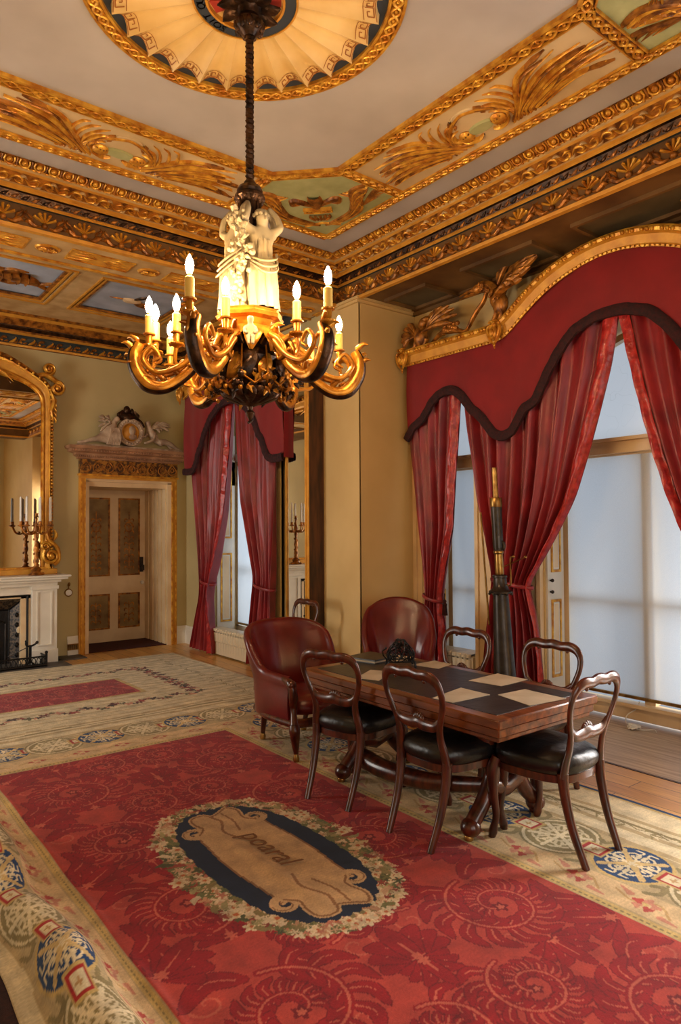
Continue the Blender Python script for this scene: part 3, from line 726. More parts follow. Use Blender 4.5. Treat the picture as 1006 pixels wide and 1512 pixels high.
# reveals with gilt shutters
def shutters(y,s,label,x0=WR+.02,x1=XG-.06,zs=((.30,.98),(1.22,2.12)),knobs=True,par=None):
    fr=(lambda a,b,h=0.0: (a,y+s*h,b))
    r=thing('window_shutter',label,'shutter',(0,0,0)); m=MB(); shutter_panels(m,fr,x0,x1,zs); m.box(x0,x1,y,y+s*.02,2.22,2.5 if knobs else 2.9)
    m.build('shutter_leaf',[MT['white'],MT['gold'],MT['offwhite']],r)
    if knobs:
        for z in (1.05,1.15):
            m=MB(); m.ball((x0+.035,y+s*.045,z),.016,10,7); m.tube([(x0+.035,y+s*.018,z),(x0+.035,y+s*.035,z)],.008,8); m.build('knob',MT['gunmetal'],r)
    return r
shutters(WC+.78,-1,'white and gilt panelled shutter folded in the reveal left of the wide blind')
shutters(WC+2.18,-1,'white and gilt shutter just right of the leftmost bay curtain',knobs=False)
# dark soft-red pad behind the middle curtain: pilaster face between the lights
m=MB()
for a,b in ((WC+.80,WC+1.52),(WC-1.52,WC-.80)):
    m.box(WR-.03,WR,a,b,0,ZS-.5); m.box(WR-.05,WR,a-.01,a+.03,0,2.5); m.box(WR-.05,WR,b-.03,b+.01,0,2.5)
structure(m.build('trim_window_pilasters',MT['offwhite']))
m=MB(); m.box(WR-.05,WR-.005,WC+2.2,5.25,0,2.9); m.box(WR-.07,WR-.04,WC+2.22,WC+2.25,0,2.9); m.box(WR-.07,WR-.04,5.18,5.21,0,2.9)
structure(m.build('trim_bay_panelling',MT['offwhite']))
m=MB(); m.box(WR-.03,WR,.63,WC-2.2,0,.22); 
for a,b in ((WC+.80,WC+1.52),(WC-1.52,WC-.80)): m.box(WR-.07,WR,a,b,0,.2); 
structure(m.build('baseboard_bay',MT['offwhite']))
# far window
r=structure(thing('window_4','far window with white shutters behind the red curtains of the far room','window',(4.72,(W2A+W2B)/2,0))); w=(W2B-W2A)/2
m=MB(); m.box(-.03,.15,-w,w,0,.32); m.box(-.03,.04,-w,-w+.06,.3,W2T); m.box(-.03,.04,w-.06,w,.3,W2T); m.box(-.06,.05,-w,w,2.55,2.65); m.box(.03,.06,-.035,.035,.3,2.55); m.box(-.03,.04,-w,w,W2T-.05,W2T)
m.box(.03,.05,-w,w,1.05,1.10)
m.build('window_frame',MT['white'],r)
m=MB(); m.quad((.04,-w,.3),(.04,w,.3),(.04,w,2.55),(.04,-w,2.55)); m.build('pane',MT['glass'],r)
m=MB(); m.quad((.02,-w,2.65),(.02,w,2.65),(.02,w,W2T),(.02,-w,W2T)); m.build('upper_light',MT['upper'],r)
blind(W2A+.08,W2B-.08,'white roller blind between the far room curtains',zb=.34,x=4.67,zt=2.5)
shutters(W2B,-1,'white and gilt shutter behind the far room curtains',BF+.03,4.66,((.38,1.30),(1.5,2.42)),False)
m=MB(); m.box(BF-.03,BF,W2A-.24,W2A,0,W2T+.1); m.box(BF-.05,BF,W2A-.06,W2A,0,W2T+.1); m.box(BF-.05,BF,W2A-.24,W2A-.20,0,W2T+.1); m.box(BF-.03,BF,W2B,W2B+.2,0,W2T+.1)
structure(m.build('trim_far_window_architrave',MT['pier']))
# bits of white skirting
m=MB()
def skirt(m,x0,y0,x1,y1,nx,ny,h=.25):
    for t,z0,z1 in ((.03,0,h*.72),(.022,h*.72,h*.84),(.014,h*.84,h)):
        xa,xb=sorted((x0,x1+nx*t)) if nx==0 else sorted((x0,x0+nx*t)); ya,yb=sorted((y0,y0+ny*t)) if ny else sorted((y0,y1))
        if nx==0: xa,xb=sorted((x0,x1))
        m.box(xa,xb,ya,yb,z0,z1)
skirt(m,2.70,WB,2.84,WB,0,-1); skirt(m,4.197,WB,BF,WB,0,-1)
skirt(m,BF,W2B+.2,BF,WB,-1,0)
structure(m.build('baseboard_back',MT['white']))

# ================================================================ curtains and pelmets
def curtain(name,label,cat_,X,zs,left,right,folds,mat,group=None,amp=.035,bulge=.0,seed=0,tie=None,satin=None,nz_=70,nu=150):
    """hanging cloth between two edge curves given at heights zs; edges as y(z)"""
    r=random.Random(seed); ph=r.uniform(0,6); o=thing(name,label,cat_,(X,(left[0]+right[0])/2,0),group=group); oy=o.location[1]
    zz=np.linspace(zs[0],zs[-1],nz_); zo=np.array(zs)[::-1]
    sm=lambda a: np.interp(zz[::-1],zo,np.array(a)[::-1])[::-1]
    def smooth(a):
        k=np.array([1,2,3,2,1.]);k/=k.sum(); b=np.concatenate([[a[0]]*2,a,[a[-1]]*2]); return np.convolve(b,k,'valid')
    yl=smooth(sm(left)); yr=smooth(sm(right)); w0=abs(yl-yr).max()
    fr_=[r.uniform(-.5,.5) for _ in range(folds+2)]
    def pt(i,u):
        z=zz[i]; w=yr[i]-yl[i]; c=min(1.6,(w0/max(.12,abs(w)))**.5)
        uu=u+ .012*math.sin(7*u+z*1.7+ph)
        wav=math.sin(2*PI*folds*uu+ph+.5*math.sin(z*1.1+ph)+fr_[int(u*folds)]*.0)+.35*math.sin(2*PI*folds*1.7*uu+1.3*ph+z*.6)
        a=amp*c*(.55+.45*math.sin(3.1*u+ph)**2)
        x=-a*wav-bulge*math.sin(PI*u)
        return (x, yl[i]+w*u-oy, z)
    m=MB(); m.grid([[pt(i,k/nu) for k in range(nu+1)] for i in range(nz_)]); m.build('cloth',mat,o,angle=80)
    if satin is not None:      # shiny turned-back leading edge
        u0,u1=satin; m=MB(); n=6; rows=[]
        for i in range(nz_):
            row=[]
            for k in range(n+1):
                u=lerp(u0,u1,k/n); p=pt(i,u); row.append((p[0]-.012-.018*math.sin(PI*k/n)-.006*math.sin(i*1.1+k),p[1],p[2]))
            rows.append(row)
        m.grid(rows); m.build('satin_edge',MT['satin'],o,angle=80)
    if tie is not None:
        zt=tie; yy=[float(np.interp(zt,zz[::-1],a[::-1]))-oy for a in (yl,yr)]; a,b=min(yy),max(yy)
        m=MB(); pts=[]
        for k in range(24):
            t=2*PI*k/24; pts.append((-.09*math.cos(t)*1.0,(a+b)/2+((b-a)/2+.012)*math.sin(t),zt+.03*math.sin(t)))
        m.tube(pts,.007,8,closed=True,asp=2.4); m.build('tieback',MT['damask'],o)
    return o
Cg='damask curtains of the bay window'
XC=4.96
curtain('curtain','narrow red damask curtain against the cream pier, leftmost in the bay','curtain',XC,
    [3.15,2.83,2.42,2.17,1.61,1.14,.90,.65,.34,.02],[5.19,5.18,5.165,5.118,5.046,4.974,4.957,5.02,5.06,5.09],[4.42,4.477,4.51,4.539,4.581,4.70,4.743,4.70,4.71,4.69],5,MT['damask'],amp=.03,seed=2,tie=.92,satin=(.86,1.0))
curtain('curtain','broad red damask curtain gathered behind the tall brass telescope','curtain',XC+.01,
    [3.30,2.90,2.56,2.25,1.85,1.49,1.22,1.10,.95,.65,.34,.02],[4.50,4.46,4.42,4.36,4.30,4.19,4.11,4.10,4.14,4.19,4.23,4.25],[2.83,2.905,3.01,3.112,3.255,3.46,3.634,3.72,3.65,3.59,3.56,3.55],9,MT['damask'],amp=.042,seed=5,tie=1.12,satin=(.93,1.0))
curtain('curtain','red damask curtain at the right edge, sweeping across the wide blind','curtain',XC,
    [3.30,3.20,2.84,2.52,2.15,1.85,1.60,1.30,1.10,.9,.4,.02],[2.84,2.823,2.747,2.672,2.574,2.478,2.38,2.2,2.06,2.1,2.18,2.2],[1.25,1.27,1.32,1.36,1.42,1.5,1.55,1.62,1.66,1.62,1.55,1.52],9,MT['damask'],amp=.042,seed=9,tie=1.10,satin=(0.0,.06))
_t=[o for o in SC.objects if o.get('category')=='curtain'][0]
m=MB(); m.tube(cat([(-.10,-.20,.985),(-.13,-.225,.95),(-.13,-.23,.93)],4),.006,6); m.ball((-.13,-.23,.915),(.018,.018,.02),10,7)
m.lathe([(.010,.905),(.022,.89),(.020,.87),(.026,.80),(.028,.785),(.0,.785)],16,(-.13,-.23,0)); m.build('tassel',MT['fringe'],_t)
X2=4.2
curtain('curtain','tall red curtain of the far window, on the left, with a bright satin edge','curtain',X2,
    [3.35,2.93,2.48,1.82,1.19,.95,.74,.26,.02],[8.60,8.60,8.66,8.52,8.36,8.34,8.36,8.60,8.70],[7.46,7.52,7.58,7.70,7.93,8.06,8.11,8.01,8.0],7,MT['damask'],amp=.035,seed=3,tie=.93,satin=(.80,1.0))
curtain('curtain','tall dark red curtain of the far window, behind the oxblood tub chair','curtain',X2,
    [3.35,3.14,2.63,1.96,1.55,1.07,.90,.42,.02],[7.44,7.46,7.405,7.308,7.149,6.965,7.0,7.12,7.18],[6.40,6.45,6.52,6.56,6.58,6.61,6.62,6.62,6.62],6,MT['damask'],amp=.03,seed=4,tie=.95)

def pelmet(label,X,Yc,half,lower,upper,val,depth=.26,birds=True,rz=0):
    """lower/upper: gilt cornice curves z(d); val: lower edge of the cloth valance z(d)"""
    o=thing('pelmet',label,'pelmet',(X,Yc,0))
    D=np.linspace(-half,half,121)
    zl=np.interp(abs(D),*zip(*lower)); zu=np.interp(abs(D),*zip(*upper))
    def smth(a,k=2):
        b=np.concatenate([[a[0]]*k,a,[a[-1]]*k]); return np.convolve(b,np.ones(2*k+1)/(2*k+1),'valid')
    zl=smth(zl);zu=smth(zu)
    m=MB()       # gilt cornice: cove between two fillets
    prof=[(0.0,0.0,0),(-.012,0.0,0),(-.018,.10,0),(-.006,.14,1),(-.004,.2,1),(-.02,.62,1),(-.05,.72,0),(-.058,.86,0),(-.05,1.0,0),(depth,1.0,0),(depth,0,0)]
    for a,b in zip(prof[:-1],prof[1:]):
        P=[[(a[0],D[i],lerp(zl[i],zu[i],a[1])) for i in range(121)],[(b[0],D[i],lerp(zl[i],zu[i],b[1])) for i in range(121)]]
        m.grid(P,mat=a[2])
    m.build('gilt_cornice',[MT['gold'],MT['goldp']],o,angle=30)
    m=MB(); ds=[]; s=0
    for i in range(120):
        s+=math.hypot(D[i+1]-D[i],zu[i+1]-zu[i]); ds.append(s)
    for k in range(int(s/.052)):
        i=int(np.searchsorted(ds,(k+.5)*.052)); 
        m.ball((-.060,D[i],lerp(zl[i],zu[i],.79)),(.018,.016,.018),8,5)
    for k in range(int(s/.018)):
        i=int(np.searchsorted(ds,(k+.5)*.018)); m.ball((-.018,D[i],lerp(zl[i],zu[i],.06)),(.008,.007,.010),6,4)
    m.build('bead_molding',MT['gold'],o)
    # scrolled bosses at the ends and where the arch springs
    ks=[-half,half]+([-1.08,1.08] if birds else [])
    for d in ks:
        m=MB(); z=interp(abs(d),*zip(*lower)); e=abs(abs(d)-half)<1e-6
        m.ball((-.055,d,z+.07),(.04,.05,.062),12,8); m.ball((-.09,d,z+.065),(.02,.026,.036),10,6)
        for s_ in (-1,1):
            fr=lambda x,y,h=0.0,d=d,z=z: (-.05-h,d+x,z+y)
            m.stroke(fr,cat([(s_*.03,.15),(s_*.065,.12),(s_*.055,.05),(s_*.03,.0),(s_*.012,-.03)],5),taper(21,.018),.03)
            m.stroke(fr,[(s_*(.02+.03*math.cos(t)),.16+.02*math.sin(t)) for t in np.linspace(0,5,10)],.009,.03)
        m.ball((-.05,d,z-.035),(.014,.014,.022),8,5); m.ball((-.05,d,z-.06),(.008,.008,.012),6,4)
        m.build('scroll_boss',MT['gold'],o)
    # cloth valance
    m=MB(); D2=np.linspace(-half+.01,half-.01,161); zt=np.interp(D2,D,zl)+.02; zb=smth(np.interp(abs(D2),*zip(*val)),1)
    rows=[]
    for k in range(13):
        t=k/12; rows.append([(.018-.03*math.sin(PI*min(1,t*1.05))*.6-.006*math.sin(d*9+3*t)-.004*math.sin(d*23)*t, d, lerp(zt[i],zb[i],t)) for i,d in enumerate(D2)])
    m.grid(rows); 
    for s_ in (-1,1):   # returns to the wall
        i=0 if s_<0 else -1; m.quad((.018,D2[i],zt[i]),(depth,D2[i],zt[i]),(depth,D2[i],zb[i]),(.012,D2[i],zb[i]))
    va=m.build('cloth_valance',MT['velvet'],o,angle=70)
    m=MB(); n=161; rows=[]
    for off,x in ((.058,.006),(.045,-.018),(0.0,-.02),(-.03,-.012),(-.034,.012),(.05,.02)):
        row=[]
        for i in range(n):
            j0,j1=max(i-1,0),min(i+1,n-1); t=np.array([D2[j1]-D2[j0],zb[j1]-zb[j0]]); t/=np.hypot(*t)
            row.append((x-.004*math.sin(i*2.1),D2[i]-t[1]*off,zb[i]+t[0]*off))
        rows.append(row)
    m.grid(rows); m.build('fringe',MT['fringe'],va,angle=60)
    return o
LOW=[(0,3.735),(.16,3.722),(.30,3.69),(.44,3.647),(.60,3.575),(.74,3.488),(.86,3.40),(.966,3.32),(1.04,3.288),(1.09,3.283),(2.4,3.283)]
UPP=[(0,3.868),(.2,3.858),(.45,3.80),(.62,3.73),(.76,3.65),(.90,3.55),(1.0,3.475),(1.07,3.445),(1.12,3.44),(2.4,3.445)]
VAL=[(0,3.272),(.12,3.265),(.31,3.202),(.45,3.061),(.55,2.92),(.61,2.816),(.68,2.69),(.74,2.66),(.82,2.638),(.86,2.55),(.93,2.455),(1.0,2.425),(1.08,2.42),(1.16,2.46),(1.24,2.56),(1.29,2.62),(1.34,2.665),(1.42,2.72),(1.5,2.83),(1.6,2.915),(1.69,2.941),(1.8,2.925),(1.91,2.86),(2.0,2.74),(2.06,2.69),(2.15,2.655),(2.22,2.60),(2.27,2.50),(2.28,2.44),(2.35,2.42)]
pel=pelmet('gilded arched pelmet with a scalloped crimson velvet valance over the bay window',4.9,WC,2.28,LOW,UPP,VAL)
LOW2=[(0,3.78),(.25,3.76),(.5,3.70),(.75,3.60),(1.0,3.46),(1.15,3.40),(1.3,3.38)]
UPP2=[(a,b+.15) for a,b in LOW2]
VAL2=[(0,3.19),(.2,3.165),(.45,3.03),(.62,2.85),(.72,2.68),(.78,2.64),(.84,2.50),(.92,2.41),(1.0,2.385),(1.15,2.385),(1.25,2.40)]
pelmet('arched pelmet with a dark red valance behind the chandelier, over the far window',4.08,7.46,1.24,LOW2,UPP2,VAL2,depth=.27,birds=False)
# carved birds on the shoulder of the big pelmet
def wing(m,fr,root,tips,w=.03):
    for k,t in enumerate(tips):
        c=cat([root,((root[0]*.45+t[0]*.55)+.02*k/len(tips),(root[1]*.4+t[1]*.6)+.03),t],6); m.stroke(fr,c,taper(len(c),w,peak=.65,b=.25),.03,0,base=.012*k)
def bird(parent,yc,z0,s,kind):
    m=MB(); fr=lambda x,y,h=0.0: (-.0-h,yc+s*x,z0+y)
    if kind==0:      # squatting dragon-bird with raised wings, at the end
        m.ball(fr(.02,.10,.0),(.07,.08,.11),12,8); m.ball(fr(-.02,.23,.02),(.04,.045,.05),10,7)
        m.stroke(fr,cat([(-.02,.16),(.0,.22),(-.05,.26),(-.10,.25)],5),[.03]*16,.05)
        wing(m,fr,(.05,.10),[(.16,.27),(.20,.22),(.21,.15),(.20,.08),(.17,.02)],.03)
        wing(m,fr,(-.04,.12),[(-.14,.31),(-.22,.33),(-.30,.31),(-.36,.26),(-.40,.19),(-.36,.12)],.032)
        m.stroke(fr,cat([(-.1,.0),(-.22,.07),(-.34,.06),(-.44,.02),(-.5,.07)],6),taper(25,.03),.05)
        for k in range(12):
            a=k*.9; m.ball(fr(-.25-.012*k,.09+.03*math.sin(a*2),.03),(.026,.024,.022),6,5)
        m.stroke(fr,cat([(-.18,.2),(-.26,.18),(-.28,.10),(-.22,.05)],6),.012,.03)
        for x in (-.05,.06): m.stroke(fr,[(x,.06),(x+.01,.02),(x+.03,-.01)],[.024,.016,.02],.04)
    else:            # long-beaked bird with spread wings leaning from the arch
        for q,w in ((.0,.075),(.03,.06)): m.ball(fr(.0+q,.06-q*2,.02),(.055,.08,.10),12,8)
        nk=cat([(.0,.12),(-.07,.19),(-.15,.215),(-.21,.19)],6); m.stroke(fr,nk,[.06,.06,.058,.055,.052,.05,.048,.046,.045,.045,.045,.046,.048,.05,.05,.048,.044,.04,.03][:len(nk)],.085,0,base=.0)
        m.ball(fr(-.20,.19,.055),(.045,.055,.045),12,8)
        for y0,y1,w in ((.195,.185,.026),(.165,.150,.018)):
            c=cat([(-.21,y0),(-.32,lerp(y0,y1,.5)+.008),(-.44,y1)],5); m.stroke(fr,c,taper(len(c),w,a=1,peak=.1),.04,0,base=.03)
        for row,(L,w,bs) in enumerate(((1.0,.040,.0),(.72,.034,.022),(.46,.028,.04))):
            wing(m,frame(fr(0,0,bs),(0,s,0),(0,0,1),(-1,0,0)),(.05,.05),[(lerp(.05,.05+q[0]-.05,L),lerp(.05,q[1],L)) for q in ((.20,.33),(.30,.385),(.40,.41),(.48,.41),(.50,.36),(.46,.29),(.40,.21),(.32,.13))],w)
        wing(m,fr,(-.02,.12),[(.02,.30),(.08,.35),(.14,.36)],.03)
        m.stroke(fr,cat([(-.13,.17),(-.17,.08),(-.26,.0),(-.34,-.10),(-.40,-.17)],6),taper(25,.022,a=.8,b=.6),.035)
        for x in (.0,.07): m.stroke(fr,[(x,.02),(x-.02,-.08),(x-.05,-.15)],[.034,.022,.03],.05)
        for k in range(30): q=k/29; m.ball(fr(-.16+.2*q+.02*math.sin(k*2.1),.20-.16*q+.02*math.cos(k*3.0),.085),(.012,.014,.014),6,4)
    return m.build('carved_bird',MT['goldd'],parent)
for s in (1,-1):
    bird(pel,s*2.03,3.445,s*1.3,0); bird(pel,s*1.06,3.61,-s,1)
# ================================================================ balloon-back chairs
def make_chair(label):
    t=thing('balloon_back_chair',label,'chair',group=None)
    # seat rail
    def outline(k,n,ins=0.0):
        a=2*PI*k/n; c,s_=math.cos(a),math.sin(a); e=.62
        x=math.copysign(abs(c)**e,c); y=math.copysign(abs(s_)**e,s_)
        w=lerp(.185,.232,(y+1)/2)-ins; return (x*w, y*(.215-ins)+.0)
    m=MB(); n=48
    m.grid([[(*outline(k,n,.0 if i in (1,2) else .008),z) for k in range(n)] for i,z in enumerate((.362,.367,.402,.407))]+[[(*outline(k,n,.05),.407) for k in range(n)],[(*outline(k,n,.05),.362) for k in range(n)]],closed_u=True,closed_v=True)
    m.build('seat_rail',MT['wood'],t,angle=50)
    m=MB(); P=[]
    for ins,z in ((.004,.402),(-.012,.425),(-.016,.455),(-.004,.482),(.03,.502),(.09,.514),(.15,.519)): P.append([(*outline(k,n,ins),z+.006*math.sin(3*k)*(.0)) for k in range(n)])
    m.grid(P,closed_v=True); o_=len(m.v)-n; m.f.append(tuple(range(o_,o_+n))); m.m.append(0)
    m.build('seat',MT['blackleather'],t,angle=70)
    # hoop back
    half=[(-.168,-.195,.40),(-.160,-.205,.47),(-.150,-.218,.535),(-.158,-.232,.60),(-.186,-.247,.67),(-.206,-.262,.74),(-.203,-.275,.80),(-.176,-.284,.842),(-.125,-.29,.862),(-.06,-.29,.858)]
    pts=cat(half+[(0,-.289,.866)]+[(-x,y,z) for x,y,z in half[::-1]],6)
    N=len(pts); rad=[]
    for p in pts:
        z=p[2]; rad.append(interp(z,[.40,.47,.53,.62,.74,.80,.835,.866],[.028,.026,.023,.019,.0185,.020,.026,.030]))
    m=MB(); m.tube(pts,rad,10,up=(0,1,0),asp=.62)
    for s in (-1,1): # scrolled cusps beneath the crest
        m.ball((s*.105,-.288,.832),(.012,.009,.012),8,5); m.ball((s*.085,-.288,.84),(.014,.009,.010),8,5)
        m.ball((s*.17,-.284,.852),(.02,.012,.014),8,5)
    m.build('hoop_back',MT['wood'],t,angle=60)
    m=MB(); cr=cat([(-.168,-.236,.635),(-.12,-.233,.598),(-.05,-.232,.592),(0,-.232,.60),(.05,-.232,.592),(.12,-.233,.598),(.168,-.236,.635)],6)
    m.tube(cr,[lerp(.019,.032,math.sin(PI*i/(len(cr)-1))) for i in range(len(cr))],8,up=(0,1,0),asp=.5)
    for k in range(5):
        a=(k-2)*.5; m.ball((.032*math.sin(a),-.224,.605+.022*math.cos(a)),(.018,.013,.026),8,5)
    for s in (-1,1): m.ball((s*.06,-.226,.607),(.026,.013,.016),8,5)
    m.build('cross_rail',MT['wood'],t,angle=60)
    for s in (-1,1):
        m=MB(); p=cat([(s*.166,-.19,.42),(s*.165,-.20,.32),(s*.160,-.235,.17),(s*.152,-.30,0)],6)
        m.tube(p,[lerp(.026,.017,i/(len(p)-1)) for i in range(len(p))],8,up=(0,1,0),asp=1.1); m.build('leg',MT['wood'],t,angle=60)
    for s in (-1,1):
        m=MB(); p=cat([(s*.19,.175,.42),(s*.205,.195,.345),(s*.200,.195,.23),(s*.193,.185,.12),(s*.197,.198,.05),(s*.20,.208,.0)],6)
        N=len(p); rad=[interp(q[2],[0,.03,.08,.16,.26,.35,.42],[.018,.024,.0175,.020,.027,.034,.029]) for q in p]
        m.tube(p,rad,10,up=(0,1,0)); m.ball((s*.205,.215,.36),(.02,.016,.03),8,6); m.build('leg',MT['wood'],t,angle=60)
    return t
ZR=.006   # the carpet's thickness
chD=make_chair('mahogany balloon-back chair at the near end of the table, its whole back in view')
chD.location=(3.045,2.17,ZR); chD.rotation_euler=(0,0,math.radians(2))
dup(chD,(2.755,2.59,ZR),math.radians(-90),'balloon-back chair on the open carpet side of the table, nearer of the two')
dup(chD,(2.71,3.31,ZR),math.radians(-76),'balloon-back chair on the open carpet side, in front of the oxblood tub chair')
dup(chD,(3.47,3.34,ZR),math.radians(90),'balloon-back chair on the window side, its hoop against the narrow blind')
dup(chD,(3.47,2.63,ZR),math.radians(90),'balloon-back chair on the window side, its hoop against the gilt shutter')
dup(chD,(3.80,5.80,ZR),math.radians(90),'balloon-back chair by the tall pier mirror, mostly hidden behind the tub chair')

# ================================================================ table
t=thing('library_table','heavy oak library table with a black leather top','table',(2.995,2.915,-.045))
TX0,TX1,TY0,TY1=-.415,.415,-.81,.81
m=MB(); m.bbox(TX0,TX1,TY0,TY1,.700,.745,.006); m.build('table_top',MT['woodl'],t)
m=MB(); m.bbox(TX0+.015,TX1-.015,TY0+.015,TY1-.015,.655,.7005,.006); m.bbox(TX0+.03,TX1-.03,TY0+.03,TY1-.03,.63,.656,.006); m.build('apron',MT['woodl'],t)
m=MB(); m.bbox(TX0+.075,TX1-.075,TY0+.075,TY1-.075,.744,.7475,.001); m.build('leather_inset',MT['desk'],t)
for yy in (-.50,.56):
    m=MB(); fr=frame((0,yy,0),(1,0,0),(0,0,1),(0,-1,0))
    for s in (-1,1):
        p=cat([(s*.10,.64),(s*.16,.58),(s*.12,.44),(s*.10,.34),(s*.17,.22),(s*.25,.14),(s*.285,.09)],6)
        m.tube([(x,yy,z) for x,z in p],[interp(i/(len(p)-1),[0,.3,.6,1],[.042,.046,.042,.038]) for i in range(len(p))],10,up=(0,1,0),asp=1.1)
        m.ball((s*.27,yy-.0,.115),(.055,.055,.05),12,8); m.ball((s*.13,yy,.55),(.055,.05,.06),10,7)
    m.tube([(-.12,yy,.30),(0,yy,.26),(.12,yy,.30)],.05,10); m.ball((0,yy,.5),(.07,.04,.14),10,8)
    m.build('carved_trestle',MT['wood'],t,angle=60)
    for s in (-1,1):
        m=MB(); m.lathe([(.004,.0),(.024,.006),(.026,.026),(.02,.035),(.012,.036)],12,(s*.285,yy,.050)); m.build('caster',MT['brass'],t)
m=MB(); P=cat([(-.10,.60,.17),(-.10,.38,.145),(-.06,.1,.145),(0,-.15,.175),(.0,-.49,.265)],6)
m.tube(P,[interp(i/(len(P)-1),[0,.06,.5,1],[.05,.062,.055,.04]) for i in range(len(P))],12)
m.ball((-.10,.62,.17),(.075,.06,.075),12,8); m.build('stretcher',MT['wood'],t,angle=60)

# ---- things on the table
ZT=.7028; KT=(1.6-.70)/(1.6-.745)
papers=[('sheet of buff blotting paper in front of the black folder, by the tub chair',[(2.52,3.09),(2.575,2.955),(2.81,3.08),(2.735,3.21)]),
('buff blotting sheet on the open carpet side, right behind a chair hoop',[(2.52,2.48),(2.53,2.35),(2.80,2.34),(2.80,2.54)]),
('buff blotting sheet on the window side of the table, second from the near end',[(2.97,2.635),(3.0,2.43),(3.245,2.44),(3.24,2.65)]),
('buff blotting sheet nearest the near end of the table',[(2.83,2.315),(2.775,2.075),(3.03,2.045),(3.035,2.30)]),
('buff blotting sheet on the window side, just right of the black wirework',[(3.04,3.17),(3.08,2.975),(3.25,3.02),(3.245,3.17)]),
('pale blotting sheet behind the black wirework at the far end of the table',[(2.98,3.51),(3.02,3.33),(3.21,3.30),(3.2,3.52)])]
for lab,pts in papers:
    pts=[(x*KT,y*KT) for x,y in pts]
    cx=sum(p[0] for p in pts)/4; cy=sum(p[1] for p in pts)/4; o=[(x-cx,y-cy) for x,y in pts]
    A_=sum(o[i][0]*o[(i+1)%4][1]-o[(i+1)%4][0]*o[i][1] for i in range(4)); o=o if A_>0 else o[::-1]
    fr=frame((0,0,0),(1,0,0),(0,1,0)); m=MB(); n=8
    P=[]
    for i in range(n+1):
        row=[]
        for j in range(n+1):
            u,v=i/n,j/n; x=(1-u)*((1-v)*o[0][0]+v*o[3][0])+u*((1-v)*o[1][0]+v*o[2][0]); y=(1-u)*((1-v)*o[0][1]+v*o[3][1])+u*((1-v)*o[1][1]+v*o[2][1])
            row.append((x,y,.0022+.006*max(0,u-.7)*abs(v-.5)+.004*max(0,.3-u)*v))
        P.append(row)
    m.grid(P); m.prism(o,fr,.0018)
    q=m.build('blotting_paper',MT['paper']); q.location=(cx,cy,ZT); tag(q,lab,'paper','buff blotting sheets on the table')
r=thing('document_folder','black leather document folder lying flat at the far corner of the table','folder',(2.945*KT,3.46*KT,ZT)); 
pts=[(-.13,.11),(-.075,-.135),(.155,-.11),(.125,.15)]; fr=frame((0,0,0),(1,0,0),(0,1,0))
m=MB(); m.prism(pts[::1],fr,.026,h0=.018,bev=.003); m.prism(pts,fr,.005,bev=.002); m.build('cover',MT['desk'],r)
m=MB(); m.prism([(x*.95,y*.95) for x,y in pts],fr,.0185,h0=.004); m.build('pages',MT['paper'],r)
# openwork black wire stand
r=thing('wirework_inkstand','black openwork wire piece with a pointed top standing on the table','inkstand',(2.965*KT,3.19*KT,ZT),rz=-.6)
m=MB(); g=random.Random(4)
for s in (-1,1):
    for y in (-.05,.05):
        pass
base=[(x,y) for x in (-.085,.085) for y in (-.055,.055)]
m.tube([(-.085,-.055,.035),(.085,-.055,.035),(.085,.055,.035),(-.085,.055,.035)],.005,6,closed=True)
for x,y in base: m.tube([(x,y,.04),(x*1.05,y*1.05,.0)],.006,6); m.ball((x*1.05,y*1.05,.006),.008,6,4)
m.build('base_frame',MT['black'],r)
m=MB()
for k in range(46):
    a=g.uniform(0,2*PI); b=a+g.uniform(-1.8,1.8); h=g.uniform(.06,.15)
    k0=lambda h: 1-max(0,(h-.07))/.115
    p=[(.085*math.cos(a),.055*math.sin(a),.035),(.09*math.cos((a*2+b)/3)*k0(h*.5),.06*math.sin((a*2+b)/3)*k0(h*.5),.035+h*.45),(.07*math.cos(b)*k0(h),.05*math.sin(b)*k0(h),.03+h)]
    m.tube(cat(p,5),.0032,5)
for k in range(16):
    z=g.uniform(.05,.16); R=.08*(1-max(0,z-.08)/.10); a=g.uniform(0,6.3)
    pts=[(R*math.cos(a)+.018*math.cos(t),R*.65*math.sin(a)+.012*math.sin(t),z+.018*math.sin(t*1.0)) for t in np.linspace(0,2*PI,9)[:-1]]
    m.tube(pts,.003,5,closed=True)
m.tube([(0,0,.13),(0,0,.185)],[.006,.001],6); m.build('openwork',MT['black'],r)
m=MB(); m.tube([(-.085,0,.04),(-.115,0,.07),(-.12,0,.10),(-.10,0,.115)],.005,6); m.ball((-.098,0,.118),.008,6,4); m.build('handle',MT['black'],r)

